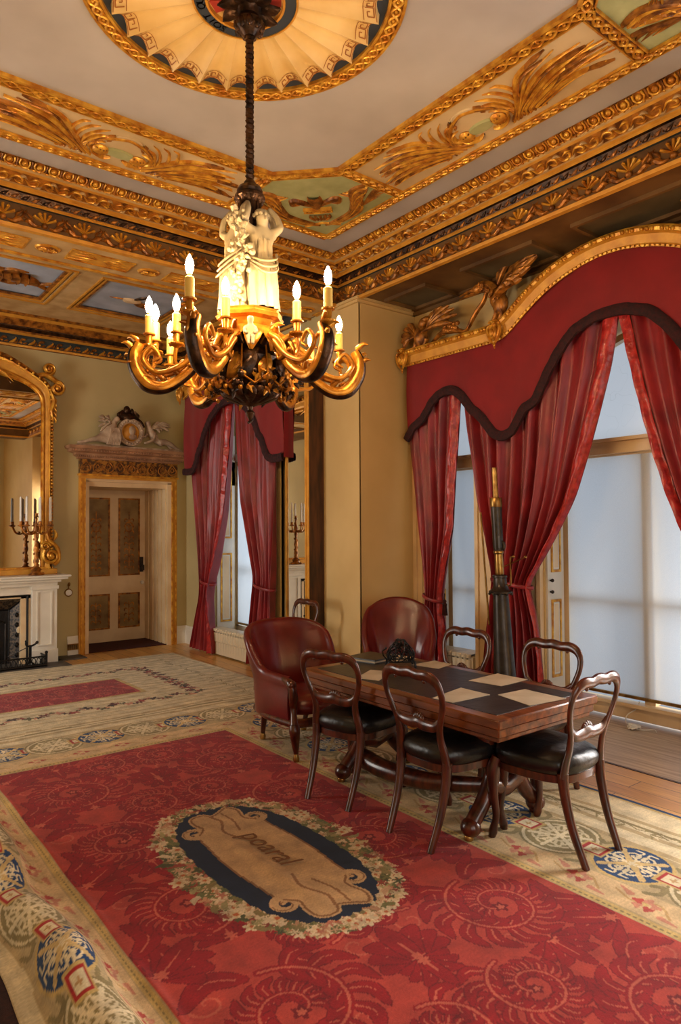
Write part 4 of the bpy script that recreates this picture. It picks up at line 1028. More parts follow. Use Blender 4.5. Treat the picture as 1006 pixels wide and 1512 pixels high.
# ================================================================ oxblood leather armchairs
def tubchair(label,loc,rz,spoon=False):
    t=thing('tub_armchair' if not spoon else 'spoon_back_chair',label,'armchair',loc,rz)
    W=.315; n=56
    if spoon: plan=[(.27,.10),(.285,-.05),(.27,-.17),(.19,-.265),(0,-.30)]; hts=[.40,.46,.66,.87,.935]
    else: plan=[(.305,.27),(.315,.10),(.315,-.06),(.29,-.19),(.19,-.285),(0,-.325)]; hts=[.545,.55,.575,.77,.845,.858]
    pl=cat([(x,y,h) for (x,y),h in zip(plan,hts)]+[(-x,y,h) for (x,y),h in list(zip(plan,hts))[::-1][1:]],8); seg=np.linspace(0,len(pl)-1,n+1)
    def shell(k,v,off=0.0):
        q=seg[k]; i=min(int(q),len(pl)-2); f=q-i; p=[lerp(pl[i][c],pl[i+1][c],f) for c in range(3)]
        t=Vector((pl[i+1][0]-pl[i][0],pl[i+1][1]-pl[i][1])); t.normalize(); nx,ny=(t.y,-t.x)
        if nx*p[0]+ny*(p[1]+.05)<0: nx,ny=-nx,-ny
        z=lerp(.26,p[2],v); out=max(0,z-.50)*.30
        return (p[0]+nx*(off+out), p[1]+ny*(off+out), z)
    m=MB(); outer=[[shell(k,v/10,.022+.012*math.sin(PI*v/10)) for v in range(11)] for k in range(n+1)]
    inner=[[shell(k,v/10,-.034-.03*math.sin(PI*v/10)-.004*math.sin(k*.9)*math.sin(PI*v/10)) for v in range(10,-1,-1)] for k in range(n+1)]
    rows=[]
    for k in range(n+1):
        e=outer[k][-1]; f=inner[k][0]; roll=[]
        for j in range(1,6):
            a=PI*j/6; c=((e[0]+f[0])/2,(e[1]+f[1])/2,(e[2]+f[2])/2); roll.append((c[0]+(e[0]-c[0])*math.cos(a),c[1]+(e[1]-c[1])*math.cos(a),c[2]+.04*math.sin(a)))
        rows.append(outer[k]+roll+inner[k])
    m.grid(rows); 
    for k in (0,n):
        o_=len(m.v)-len(rows)*len(rows[0])+k*len(rows[0]); m.f.append(tuple(range(o_,o_+len(rows[0])))); m.m.append(0)
    m.build('upholstered_back',MT['redleather'],t,angle=70)
    m=MB()       # sprung seat
    P=[]
    def so(k,N,ins):
        a=2*PI*k/N; c,s_=math.cos(a),math.sin(a); x=math.copysign(abs(c)**.5,c)*(.265-ins); y=math.copysign(abs(s_)**.5,s_)*(.28-ins)+.02; return x,y
    for ins,z in ((.01,.30),(-.005,.33),(.0,.37),(.03,.405),(.10,.425),(.18,.43)): P.append([(*so(k,40,ins),z) for k in range(40)])
    m.grid(P,closed_v=True); o_=len(m.v)-40; m.f.append(tuple(range(o_,o_+40))); m.m.append(0); m.build('seat',MT['redleather'],t,angle=70)
    m=MB()       # show-wood frame
    m.tube(cat([(-.31,.30,.265),(-.2,.325,.262),(0,.335,.262),(.2,.325,.262),(.31,.30,.265)],5),.03,8,up=(0,0,1),asp=1.1)
    for s in (-1,1): m.tube(cat([(s*.315,.30,.265),(s*.325,.0,.262),(s*.26,-.27,.262)],5),.026,8,asp=1.1)
    m.tube(cat([(-.26,-.27,.262),(0,-.33,.262),(.26,-.27,.262)],5),.024,8); m.build('seat_rail',MT['wood'],t,angle=60)
    if not spoon:
        for s in (-1,1):
            m=MB(); p=cat([(s*.315,.12,.555),(s*.325,.24,.555),(s*.325,.305,.525),(s*.315,.31,.45),(s*.30,.285,.38),(s*.305,.30,.32),(s*.315,.32,.26)],6)
            m.tube(p,[interp(i/(len(p)-1),[0,.3,.5,.8,1],[.02,.03,.034,.024,.032]) for i in range(len(p))],10,up=(1,0,0),asp=.9)
            m.ball((s*.325,.315,.535),(.032,.026,.03),10,7); m.build('arm_front',MT['wood'],t,angle=60)
    for s in (-1,1):
        m=MB(); p=cat([(s*.30,.30,.27),(s*.305,.315,.21),(s*.29,.30,.12),(s*.285,.30,.055)],6); m.tube(p,[interp(i/(len(p)-1),[0,.3,1],[.036,.04,.016]) for i in range(len(p))],10)
        m.ball((s*.305,.325,.215),(.028,.022,.035),8,6); lg=m.build('leg',MT['wood'],t,angle=60)
        m=MB(); m.lathe([(.004,0),(.02,.005),(.024,.025),(.018,.045),(.016,.062)],12,(s*.285,.30,0)); m.build('caster',MT['brass'],lg)
        m=MB(); p=cat([(s*.20,-.22,.27),(s*.20,-.25,.18),(s*.19,-.29,.05)],6); m.tube(p,[lerp(.03,.017,i/(len(p)-1)) for i in range(len(p))],10); lg=m.build('leg',MT['wood'],t,angle=60)
        m=MB(); m.lathe([(.004,0),(.02,.005),(.024,.025),(.018,.045),(.016,.06)],12,(s*.19,-.29,0)); m.build('caster',MT['brass'],lg)
    return t
tubchair('oxblood leather tub armchair with scrolled wooden arms at the far end of the table',(2.98,4.26,ZR),math.radians(180))
tubchair('oxblood leather spoon-back chair standing against the cream pier by the leftmost bay curtain',(4.10,4.42,ZR),math.radians(140),True)

# ================================================================ brass telescope on its pillar
t=thing('telescope','tall brass telescope pointing straight up on a tapered dark pillar, before the curtain','telescope',(4.42,3.52,0))
def leanx(z): return .105*(z/2.1)
def tl(m,prof,n=16): m.lathe([(r,z) for r,z in prof],n,M=None)
def lean(m): 
    for i in range(len(m.v)): x,y,z=m.v[i]; m.v[i]=(x,y+leanx(z)*1.0,z)
m=MB(); tl(m,[(.10,.36),(.088,.42),(.060,1.085)]); tl(m,[(.12,.33),(.13,.34),(.12,.37),(.10,.375)]); lean(m); m.build('pillar',MT['gunmetal'],t)
for k in range(3):
    a=PI/2+k*2*PI/3; m=MB(); p=cat([(.06*math.cos(a),.06*math.sin(a),.36),(.2*math.cos(a),.2*math.sin(a),.26),(.30*math.cos(a),.30*math.sin(a),.10),(.40*math.cos(a),.40*math.sin(a),.02)],6)
    m.tube(p,[lerp(.04,.022,i/(len(p)-1)) for i in range(len(p))],8); m.build('foot',MT['gunmetal'],t)
m=MB(); tl(m,[(.06,1.08),(.092,1.09),(.095,1.105),(.07,1.12),(.055,1.15),(.052,1.21),(.058,1.215),(.058,1.23),(.05,1.235)])
for k in range(10): a=k*PI/5; m.ball((.09*math.cos(a),.09*math.sin(a),1.085),.012,6,4)
lean(m); m.build('mount',MT['gunmetal'],t)
m=MB(); tl(m,[(.028,1.22),(.036,1.25),(.033,1.40),(.042,1.41),(.042,1.425),(.034,1.43)]); lean(m); m.build('lower_tube',MT['brass'],t)
m=MB(); tl(m,[(.034,1.42),(.042,1.46),(.043,1.66),(.046,1.79)]); m.box(-.05,-.03,-.06,-.04,1.45,1.55); m.ball((0,-.05,1.47),(.02,.02,.04),8,6); lean(m); m.build('barrel',MT['gunmetal'],t)
m=MB(); tl(m,[(.048,1.78),(.05,1.785),(.05,1.85),(.047,1.856),(.024,1.858),(.022,2.10),(.018,2.10)]); lean(m); m.build('draw_tube',MT['brass'],t)
m=MB(); m.tube([(-.03,.11,.84),(-.035,.135,1.74)],.008,8); m.tube([(-.03,.11,.84),(-.04,.095,.83)],.008,6); lean(m); m.build('focus_rod',MT['brass'],t)
m=MB(); m.tube(cat([(0,-.06,1.16),(-.01,-.115,1.17),(-.01,-.12,1.36),(-.01,-.15,1.385)],5),.006,6); m.ball((-.01,-.155,1.385),.012,8,5); m.ball((0,-.26,1.385),.012,8,5); m.tube([(-.01,-.05,1.3),(0,-.26,1.385)],.004,6); lean(m); m.build('setting_arm',MT['brass'],t)
# ribbed radiators below the windows
def radiator(label,loc,L,h,D=.10,rz=0,cover=False):
    t=thing('radiator',label,'radiator',loc,rz); m=MB(); n=int(L/.06)
    for k in range(n):
        y=-L/2+L*(k+.5)/n; m.bbox(-D/2,D/2,y-L/n*.36,y+L/n*.36,.06,h-.02,.012); 
    m.build('columns',MT['radiator'],t)
    m=MB(); 
    P=[]
    for k in range(n*6+1):
        y=-L/2+L*k/(n*6); b=.03*abs(math.sin(PI*k/6))**.6; P.append([(D/2,y,h-.03),(-D/2-b,y,h-.035),(-D/2-b-.004,y,h-.01),(-D/2-b*.6,y,h),(D/2,y,h)])
    m.grid(P); m.build('fluted_top',MT['radiator'],t)
    m=MB(); P=[]; K=int(L/.062)
    for k in range(K*6+1):
        y=-L/2+L*k/(K*6); b=.02*abs(math.sin(PI*k/6))**.5; P.append([(-D/2-.004,y,.02),(-D/2-.004,y,h*.5),(-D/2-b-.002,y,h*.54),(-D/2-b-.004,y,h-.05)])
    m.grid(P)
    for s in (-1,1): m.box(-D/2,D/2,s*L/2-.02,s*L/2+.02,0,h-.03)
    m.build('front_plate',MT['radiator'],t); return t
radiator('long low cream radiator under the far window',(4.29,7.47,0),1.36,.345,.14)
radiator('cream ribbed radiator under the narrow side window, seen through a chair hoop',(5.18,WC+1.86,0),.56,.40,.22)
# blind cord heap on the bay floor
t=thing('blind_cord','white blind cord hanging to a small heap on the bay floor','cord',(5.30,2.96,0))
m=MB(); m.tube(cat([(.10,.0,.19),(.09,.02,.13),(.05,.08,.07),(-.0,.06,.02),(-.04,-.02,.008),(-.05,-.10,.008),(.02,-.16,.008),(-.02,-.2,.008)],7),.004,6); m.build('cord',MT['flex'],t)
m=MB()
for k in range(7): a=k*.9; m.tube(cat([(-.06+.05*math.cos(a),-.03+.03*math.sin(a),.012),(-.06+.02*math.cos(a+1),-.04+.05*math.sin(a+1),.035),(-.05+.05*math.cos(a+2.5),-.03+.05*math.sin(a+2.5),.012)],5),.007,6)
m.ball((-.055,-.03,.02),(.035,.03,.02),8,5); m.build('coil',MT['flex'],t)
# ================================================================ door in the far wall
d=structure(thing('door_1','cream four-panelled door with painted panels set deep in a gilt doorcase','door',(DX0,9.96,0)))
m=MB(); W_=DX1-DX0; m.box(0,W_,0,.04,.0,2.2)
m.build('door_leaf',MT['offwhite'],d)
for k,(a,b,z0,z1) in enumerate(((.16,.555,.955,2.09),(.68,1.005,.955,2.09),(.16,.555,.19,.70),(.68,1.005,.19,.70))):
    m=MB(); fr=frame((0,0,0),(1,0,0),(0,0,1),(0,-1,0)); panelrect(m,fr,a,b,z0,z1,.024,.014,1); m.prism([(a+.02,z0+.02),(b-.02,z0+.02),(b-.02,z1-.02),(a+.02,z1-.02)],fr,.003,0)
    cx,cz=(a+b)/2,(z0+z1)/2
    for j in range(9 if z1-z0>.8 else 4):      # painted grotesque ornament
        zz=z0+.1+(z1-z0-.2)*(j/8 if z1-z0>.8 else j/3)*.75
        for s in (-1,1): p=cat([(cx,zz),(cx+s*.05,zz+.03),(cx+s*.07,zz+.0),(cx+s*.05,zz-.02)],4); m.stroke(fr,p,taper(len(p),.011),.004,1,base=.003)
    m.stroke(fr,[(cx,z0+.08),(cx,z1-.2 if z1-z0>.8 else z1-.12)],.008,.004,1,base=.003)
    if z1-z0>.8: m.stroke(fr,[(cx+.06*math.cos(t),z1-.42+.07*math.sin(t)) for t in np.linspace(0,2*PI,17)],.009,.004,1,base=.003)
    m.build('painted_panel',[MT['doorpanel'],MT['goldd']],d)
m=MB(); m.ball((W_-.075,-.05,.845),.028,12,8); m.tube([(W_-.075,0,.845),(W_-.075,-.04,.845)],.012,8); m.build('knob',MT['candle'],d)
m=MB(); m.bbox(W_-.105,W_-.045,-.02,.0,1.0,1.22,.004); m.bbox(W_-.09,W_-.04,-.05,-.015,1.02,1.10,.004); m.build('lock_plate',MT['gunmetal'],d)
# panelled reveals, architrave and entablature
m=MB()
for x,s in ((DX0,1),(DX1,-1)):
    fr=lambda a,b,h=0.0,x=x,s=s: (x+s*h,9.2+a,b)
    for a,b in ((.02,.12),(.17,.26),(.31,.40),(.46,.55),(.62,.74)): m.prism([(a,.0),(b,.0),(b,2.2),(a,2.2)],fr,.018)
m.box(DX0,DX1,9.2,9.96,2.2,2.275)
structure(m.build('trim_door_reveal',MT['offwhite']))
m=MB(); Y=9.2
def band(x0,x1,z0,z1,dp,mat): m.box(x0,x1,Y-dp,Y,z0,z1,mat)
for s in (0,1):
    xs_=[(2.835,2.852,.05,0),(2.852,2.866,.07,1),(2.866,2.90,.05,0),(2.90,2.912,.065,1),(2.912,2.968,.03,2)]
    for a,b,dp,mt in xs_:
        x0,x1=(a,b) if s==0 else (DX0+DX1-b,DX0+DX1-a); m.box(x0,x1,Y-dp,Y,0,2.30 if mt!=2 else 2.275,mt)
m.box(2.835,4.195,Y-.05,Y,2.30,2.345,0); m.box(2.82,4.21,Y-.075,Y,2.335,2.36,1); m.box(2.90,4.13,Y-.03,Y,2.262,2.30,2)
structure(m.build('trim_door_architrave',[MT['goldp'],MT['gold'],MT['offwhite']]))
e=structure(thing('trim_door_entablature','carved brown and gilt entablature above the far door','door case',(3.515,Y,2.35)))
m=MB(); m.box(-.68,.68,-.07,0,.01,.20); m.build('frieze',MT['tortoise'],e)
m=MB(); fr=frame((0,-.07,0),(1,0,0),(0,0,1),(0,-1,0))
for k in range(9):
    x=-.60+k*.15
    for s in (-1,1):
        m.stroke(fr,cat([(x,.03),(x+s*.05,.06),(x+s*.055,.11),(x,.18)],4),.008,.01)
        m.stroke(fr,cat([(x,.08),(x+s*.025,.10),(x,.14)],4),.006,.01)
m.build('frieze_scrolls',MT['goldd'],e)
m=MB(); prof=[(.07,.20),(.09,.205),(.09,.225),(.13,.25),(.135,.275),(.20,.29),(.205,.32),(.225,.325),(.24,.36),(.0,.365)]
for (a,z),(b,w) in zip(prof[:-1],prof[1:]):
    m.quad((-.62-a,-a,z),(.62+a,-a,z),(.62+b,-b,w),(-.62-b,-b,w))
    for s in (-1,1): m.quad((s*(.62+a),-a,z),(s*(.62+a),0,z),(s*(.62+b),0,w),(s*(.62+b),-b,w))
for k in range(58): m.bbox(-.72+k*.0252,-.708+k*.0252,-.125,-.09,.228,.25,.002)
for k in range(46): m.ball((-.8+k*.0356,-.205,.304),(.012,.01,.012),6,4)
m.build('cornice',material('brown_marbled_paint',srgb(182,136,100),.5,col2=srgb(140,98,68),scale=6),e,smooth=False)

def skinbody(name,edges,verts,mat,parent,loc=(0,0,0),sub=2,root=0,rz=0,mirror=False,extra=None):
    """continuous figure: (x,y,z,r) joints + edges -> skin modifier -> mesh"""
    me=bpy.data.meshes.new(name); sx=-1 if mirror else 1
    me.from_pydata([(sx*v[0],v[1],v[2]) for v in verts],edges,[]); o=bpy.data.objects.new(name,me); COL.objects.link(o)
    md=o.modifiers.new('s','SKIN'); md.use_smooth_shade=True
    for i,v in enumerate(verts):
        rr=v[3]; ry=v[4] if len(v)>4 else rr
        me.skin_vertices[0].data[i].radius=(rr,ry); me.skin_vertices[0].data[i].use_root=(i==root)
    s=o.modifiers.new('u','SUBSURF'); s.levels=sub; s.render_levels=sub
    dg=bpy.context.evaluated_depsgraph_get(); nm=bpy.data.meshes.new_from_object(o.evaluated_get(dg)); bpy.data.objects.remove(o); bpy.data.meshes.remove(me)
    nm.name=name; nm.materials.clear(); nm.materials.append(mat); nm.polygons.foreach_set('use_smooth',[True]*len(nm.polygons))
    q=bpy.data.objects.new(name,nm); COL.objects.link(q); q.location=loc; q.rotation_euler=(0,0,rz)
    if parent: q.parent=parent
    return q
# sculpture group over the door
g=thing('overdoor_sculpture','pale stone sculpture of two reclining winged figures and a round medallion above the door','sculpture',(3.50,9.06,2.715))
m=MB(); m.bbox(-.72,.72,-.06,.12,0,.025,.006); m.build('plinth',MT['stone'],g)
m=MB(); fr=frame((-.03,.0,.22),(1,0,0),(0,0,1),(0,-1,0))
ring(m,fr,.125,.185,.05,0,40,hb=-.06); ring(m,fr,.0,.13,.01,1,40,hb=-.06); 
for k in range(26): a=2*PI*k/26; m.ball(fr(.155*math.cos(a),.155*math.sin(a),.055),(.016,.014,.016),6,4,0)
m.ball(fr(.0,.0,.012),(.10,.035,.112),16,10,1); m.ball(fr(.02,.02,.04),(.05,.03,.07),10,8,2); m.ball(fr(.03,-.06,.035),(.06,.025,.04),10,8,2)
m.build('medallion',[MT['stone'],MT['goldp'],MT['stone']],g)
m=MB(); 
for k in range(7):
    a=(k-3)*.5; p=cat([(-.05+.1*math.sin(a),.02,.40),(-.05+.13*math.sin(a),.0,.46),(-.05+.09*math.sin(a),-.0,.55-.02*abs(k-3))],4); m.tube(p,[.03]*5+[.02]*(len(p)-5),6)
m.ball((-.05,.0,.42),(.13,.06,.07),12,7); m.ball((-.07,0,.52),(.05,.04,.06),8,6); m.ball((0,.0,.50),(.03,.03,.05),8,6)
for s in (-1,1): m.tube(cat([(-.05+s*.06,0,.42),(-.05+s*.16,0,.38),(-.04+s*.2,0,.30)],5),.028,8)
m.build('crown_and_drapery',MT['bronze'],g)
# reclining figure (right): sitting, leaning to the medallion, legs stretched away
RV=[(.34,0,.09,.05),(.30,0,.17,.055),(.26,0,.26,.06),(.235,0,.315,.024),(.225,-.005,.37,.045),(.215,-.01,.40,.03),
 (.31,-.04,.24,.028),(.285,-.06,.14,.022),(.18,-.07,.09,.017),(.145,-.075,.085,.016),
 (.44,-.03,.13,.045),(.55,-.03,.10,.034),(.63,-.03,.045,.024),(.68,-.03,.03,.016),
 (.42,.03,.10,.045),(.50,.02,.16,.034),(.555,.02,.06,.024),(.59,.0,.03,.018),(.24,.04,.24,.026),(.19,.05,.17,.02)]
RE=[(0,1),(1,2),(2,3),(3,4),(4,5),(2,6),(6,7),(7,8),(8,9),(0,10),(10,11),(11,12),(12,13),(0,14),(14,15),(15,16),(16,17),(2,18),(18,19)]
skinbody('reclining_figure',RE,RV,MT['stone'],g)
# left figure: kneeling and bowed, swathed, one leg stretched out to the left
LV=[(-.36,0,.10,.07),(-.32,-.02,.20,.075),(-.285,-.03,.30,.065),(-.25,-.03,.36,.03),(-.215,-.04,.385,.045),(-.19,-.04,.40,.03),
 (-.25,-.06,.27,.03),(-.20,-.07,.17,.024),(-.23,-.08,.07,.02),(-.46,-.03,.11,.045),(-.55,-.04,.085,.03),(-.66,-.05,.045,.022),(-.74,-.05,.035,.016),
 (-.30,-.05,.08,.05),(-.24,-.06,.04,.03)]
LE=[(0,1),(1,2),(2,3),(3,4),(4,5),(2,6),(6,7),(7,8),(0,9),(9,10),(10,11),(11,12),(0,13),(13,14)]
skinbody('kneeling_figure',LE,LV,MT['stone'],g)
for x0,z0,tips in ((.27,.30,[(.42,.39),(.46,.37),(.46,.33),(.43,.28),(.38,.25)]),(-.33,.30,[(-.42,.42),(-.45,.40),(-.46,.34),(-.46,.26),(-.44,.2)])):
    m=MB(); fr=frame((0,.02,0),(1,0,0),(0,0,1),(0,-1,0)); wing(m,fr,(x0,z0),tips,.022)
    fr=frame((0,-.02,0),(1,0,0),(0,0,1),(0,-1,0)); wing(m,fr,(x0+.03,z0),[(a+.07,b+.0) for a,b in tips[:4]],.018); m.build('wing',MT['stone'],g)
m=MB()
for k in range(9): m.tube(cat([(-.36+.02*k,-.07,.03),(-.33+.018*k,-.09,.14),(-.31+.012*k,-.085,.25)],4),.012,6)
m.build('drapery',MT['stone'],g)

# ================================================================ chimneypiece
f=thing('fireplace','white marble fireplace with panelled pilasters and a dark cast-iron arched grate','fireplace',(1.36,9.2,0))
FX=1.12   # outer edge of the pilaster from the centre
for s in (-1,1):
    m=MB(); x0,x1=sorted((s*(FX-.29),s*FX)); m.bbox(x0,x1,-.35,0,.0,.96,.004); m.bbox(x0-.012,x1+.012,-.365,0,0,.17,.004)
    fr=frame((0,-.35,0),(1,0,0),(0,0,1),(0,-1,0)); panelrect(m,fr,x0+.05,x1-.06,.22,.88,.016,.012)
    m.bbox(x0-.015,x1+.015,-.37,0,.90,.945,.004)
    m.build('pilaster',MT['white'],f)
m=MB(); m.bbox(-FX+.27,FX-.27,-.30,0,.845,.965,.003); m.bbox(-FX,FX,-.37,0,.945,.99,.004); m.bbox(-FX-.03,FX+.03,-.42,0,.988,1.02,.006); m.bbox(-FX-.10,FX+.10,-.47,0,1.02,1.052,.008); m.bbox(-FX-.13,FX+.13,-.49,0,1.05,1.075,.008)
m.build('mantel_shelf',MT['white'],f)
m=MB(); 
for s in (-1,1):
    x0,x1=sorted((s*(FX-.29),s*(FX-.40))); m.box(x0,x1,-.28,-.05,0,.85)
m.box(-FX+.29,FX-.29,-.28,-.05,.80,.85); m.build('slips',MT['offwhite'],f)
m=MB(); I=FX-.33
for s in (-1,1):      # splayed tiled cheeks
    m.add([(s*I,-.285,0),(s*(I-.17),-.12,0),(s*(I-.17),-.12,.66),(s*I,-.285,.83)],[(0,1,2,3) if s<0 else (3,2,1,0)],0)
    m.tube([(s*(I-.17),-.125,0),(s*(I-.17),-.125,.66)],.010,6,mat=1); m.tube([(s*I,-.29,0),(s*I,-.29,.83)],.014,6,mat=1)
    m.tube([(s*I,-.29,.83),(s*(I-.17),-.125,.66)],.010,6,mat=1)
m.add([(-I,-.285,.83),(I,-.285,.83),(I-.17,-.12,.66),(-I+.17,-.12,.66)],[(0,1,2,3)],0); m.tube([(-I,-.29,.83),(I,-.29,.83)],.012,6,mat=1); m.tube([(-I+.17,-.125,.66),(I-.17,-.125,.66)],.010,6,mat=1)
m.box(-I+.16,I-.16,-.12,-.02,0,.68,1)
for q in range(5): m.ball((I-.10,-.205,.12+q*.12),(.02,.02,.03),8,6,1)
m.build('iron_insert',[MT['tile'],MT['black']],f)
m=MB(); fr=frame((0,-.125,0),(1,0,0),(0,0,1),(0,-1,0))
m.stroke(fr,[(.40*math.cos(t),.14+.45*math.sin(t)) for t in np.linspace(0,PI,24)],.014,.03); 
for s in (-1,1): m.stroke(fr,[(s*.40,.14),(s*.40,.0)],.014,.03); m.stroke(fr,cat([(s*.40,.30),(s*.50,.52),(s*.58,.50)],5),.010,.025); m.stroke(fr,[(s*.58,.5),(s*.58,0)],.010,.02)
for k in range(6): m.tube([(-.38,-.2,.10+.05*k),(.38,-.2,.10+.05*k)],.008,6)
m.build('grate_arch',MT['gunmetal'],f)
for s in (-1,1):
    m=MB(); m.lathe([(.0,.0),(.036,.0),(.04,.006),(.03,.01),(.0,.012)],16,(s*(I-.085),-.22,.42),M=Matrix.Rotation(s*.77,3,'Z')@Matrix.Rotation(PI/2,3,'X')); m.build('roundel',MT['candle'],f)
m=MB(); m.bbox(.0,2.56,8.50,9.2,-.01,.012,.004); m.bbox(2.3,2.86,8.88,9.2,-.01,.012,.004); structure(m.build('floor_hearth',MT['slate']))
# fender and fire irons
t=thing('fender','low pierced black iron fender along the hearth','fender',(1.36,8.60,.012))
m=MB(); m.tube([(-.93,.24,.02),(-.93,0,.02),(.93,0,.02),(.93,.24,.02)],.018,8); m.tube([(-.93,.24,.12),(-.93,0,.12),(.93,0,.12),(.93,.24,.12)],.010,8)
for k in range(34): x=-.9+k*.0545; fr=frame((x,0,.07),(1,0,0),(0,0,1),(0,-1,0)); m.stroke(fr,[(.022*math.cos(q),.04*math.sin(q)) for q in np.linspace(0,2*PI,9)],.005,.006); 
for k in range(5):
    for s in (-1,1): m.tube([(s*.93,.04+k*.045,.02),(s*.93,.04+k*.045,.12)],.005,5)
for s in (-1,1): m.tube([(s*.93,0,.0),(s*.93,0,.15)],.014,8); m.ball((s*.93,0,.165),.02,8,6)
m.build('pierced_rail',MT['black'],t)
t=thing('andiron','black iron fire dog with a poker resting across it, on the hearth','andiron',(2.14,8.72,.012))
m=MB(); m.tube([(0,0,.05),(0,0,.25)],.016,8); m.tube([(-.06,0,.0),(0,0,.06),(.06,0,.0)],.012,8); m.tube(cat([(-.05,0,.29),(-.045,0,.25),(0,0,.235),(.045,0,.25),(.07,0,.27)],4),.010,6); m.ball((.075,0,.275),.018,8,6); m.ball((-.05,0,.30),.012,8,6); m.tube([(0,0,.04),(0,.25,.04)],.012,6); m.build('standard',MT['black'],t)
m=MB(); m.tube([(.05,-.02,.265),(-.22,.12,.12)],.006,6); m.ball((.06,-.025,.27),(.016,.014,.014),8,6); m.build('poker',MT['gunmetal'],t)

# bell handle and vent
t=thing('bell_handle','round white bell pull on the wall beside the fireplace','bell pull',(2.715,9.2,.845))
m=MB(); M_=Matrix.Rotation(PI/2,3,'X'); m.lathe([(0,0),(.05,.0),(.052,.01),(.045,.018),(.04,.02)],20,(0,0,-.03),M=M_); m.ball((0,-.02,.07),(.018,.03,.018),8,6); m.tube([(0,-.02,.06),(0,-.015,0)],.007,6); m.ball((0,-.035,.085),.018,8,6); m.build('brass_rim',MT['brass'],t)
m=MB(); m.lathe([(.041,.012),(.038,.024),(.02,.03),(.0,.031)],20,(0,0,-.03),M=M_); m.build('porcelain_face',MT['candle'],t)
t=thing('floor_vent','small dark brass grille in the white skirting beside the door','vent',(2.765,9.172,.115))
m=MB(); m.bbox(-.07,.07,-.012,0,-.04,.04,.003); m.build('plate',MT['brass'],t)
m=MB()
for k in range(9): m.box(-.06+k*.0135,-.052+k*.0135,-.014,-.011,-.03,.03)
m.build('slots',MT['black'],t)
m=MB(); m.bbox(DX0+.0,DX1,9.21,9.94,0,.012,.003); o=m.build('door_mat',MT['matred']); tag(o,'dark red mat filling the threshold of the far door','mat')

# ================================================================ overmantel mirror
def mshape(inner):
    w=1.08-(.125 if inner else 0); z0=1.08 if not inner else 1.16
    if inner: top=[(0,3.56),(.46,3.52),(.68,3.47),(.81,3.415),(.90,3.34),(.945,3.25),(w,3.1)]
    else: top=[(0,3.87),(.46,3.80),(.68,3.71),(.85,3.61),(1.0,3.51),(1.06,3.42),(w,3.3)]
    zz=np.linspace(1.0,0.0,14)
    pts=cat(top,4)
    right=[p for p in pts]+[(w,lerp(z0,top[-1][1],t)) for t in zz[1:]]
    return right
mi=thing('overmantel_mirror','tall gilt overmantel mirror with a swept carved top above the fireplace','mirror',(1.40,9.2,0))
inn=mshape(True); out=mshape(False); n=len(inn)
m=MB()
full=[(-x,z) for x,z in inn[::-1]]+inn[1:]
m.add([(x,-.045,z) for x,z in full],[tuple(range(len(full)))]); m.build('mirror_plate',MT['mirror'],mi,smooth=False)
m=MB(); prof=[(0,-.02,0),(0.02,-.055,0),(.10,-.05,0),(.16,-.06,0),(.20,-.10,1),(.30,-.08,1),(.42,-.095,1),(.62,-.10,1),(.68,-.12,0),(.76,-.125,0),(.82,-.10,2),(.9,-.09,2),(1.0,-.12,0),(1.0,0,0)]
for s in (-1,1):
    for a,b in zip(prof[:-1],prof[1:]):
        P=[[(s*lerp(inn[i][0],out[i][0],q[0]),q[1],lerp(inn[i][1],out[i][1],q[0])) for i in range(n)] for q in (a,b)]
        if s<0: P=P[::-1]
        m.grid(P,mat=a[2])
m.bbox(-1.14,1.14,-.14,0,1.075,1.14,.006,1); m.bbox(-1.10,1.10,-.10,0,1.135,1.165,.006,0)
m.build('gilt_frame',[MT['gold'],MT['goldp'],MT['goldd']],mi,angle=35)
m=MB()
for s in (-1,1):
    for i in range(0,n):
        if i<26 and i%2==0: m.ball((s*lerp(inn[i][0],out[i][0],.86),-.12,lerp(inn[i][1],out[i][1],.86)),.018,8,5)
    for k in range(44): z=1.35+k*.043; m.ball((s*1.075,-.10,z),(.024,.026,.02),7,5)
    fr=lambda x,y,h=0.0,s=s: (s*x,-.11-h,y)
    m.stroke(fr,spiral((1.03,3.66),.085,.02,-2.2,1.6,26),.020,.05); m.ball(fr(1.03,3.66,.02),.03,10,7)
    m.stroke(fr,spiral((1.13,3.42),.10,.02,2.0,-1.5,26),.022,.06); m.ball(fr(1.13,3.42,.03),.035,10,7)
    m.stroke(fr,cat([(.9,3.56),(.98,3.58),(1.06,3.55),(1.14,3.5),(1.2,3.46)],5),.03,.05)
    m.stroke(fr,cat([(1.05,3.38),(1.09,3.25),(1.06,3.12),(1.09,3.0)],5),taper(16,.04),.05)
    for k in range(5): m.stroke(fr,cat([(1.07,3.3-.06*k),(1.11,3.27-.06*k),(1.12,3.22-.06*k)],4),taper(9,.02),.04)
    m.stroke(fr,spiral((1.07,1.30),.11,.02,2.4,1.6,26),.024,.05); m.ball(fr(1.07,1.30,.02),.035,10,7)
    m.stroke(fr,cat([(1.0,1.62),(1.04,1.5),(1.1,1.45),(1.15,1.38),(1.16,1.25),(1.1,1.18)],5),.025,.05)
    m.stroke(fr,spiral((1.0,1.42),.06,.015,0,1.5,20),.016,.04); m.stroke(fr,cat([(1.09,1.48),(1.13,1.56),(1.10,1.64)],5),taper(11,.025),.04)
    m.stroke(fr,cat([(.12,3.62),(.3,3.64),(.5,3.56),(.62,3.45)],6),taper(19,.03),.02,0,base=-.02)
for a in range(8): m.ball((.06*math.cos(a*PI/4),-.12,3.62+.06*math.sin(a*PI/4)),.026,8,5)
m.build('carved_ornament',MT['gold'],mi)
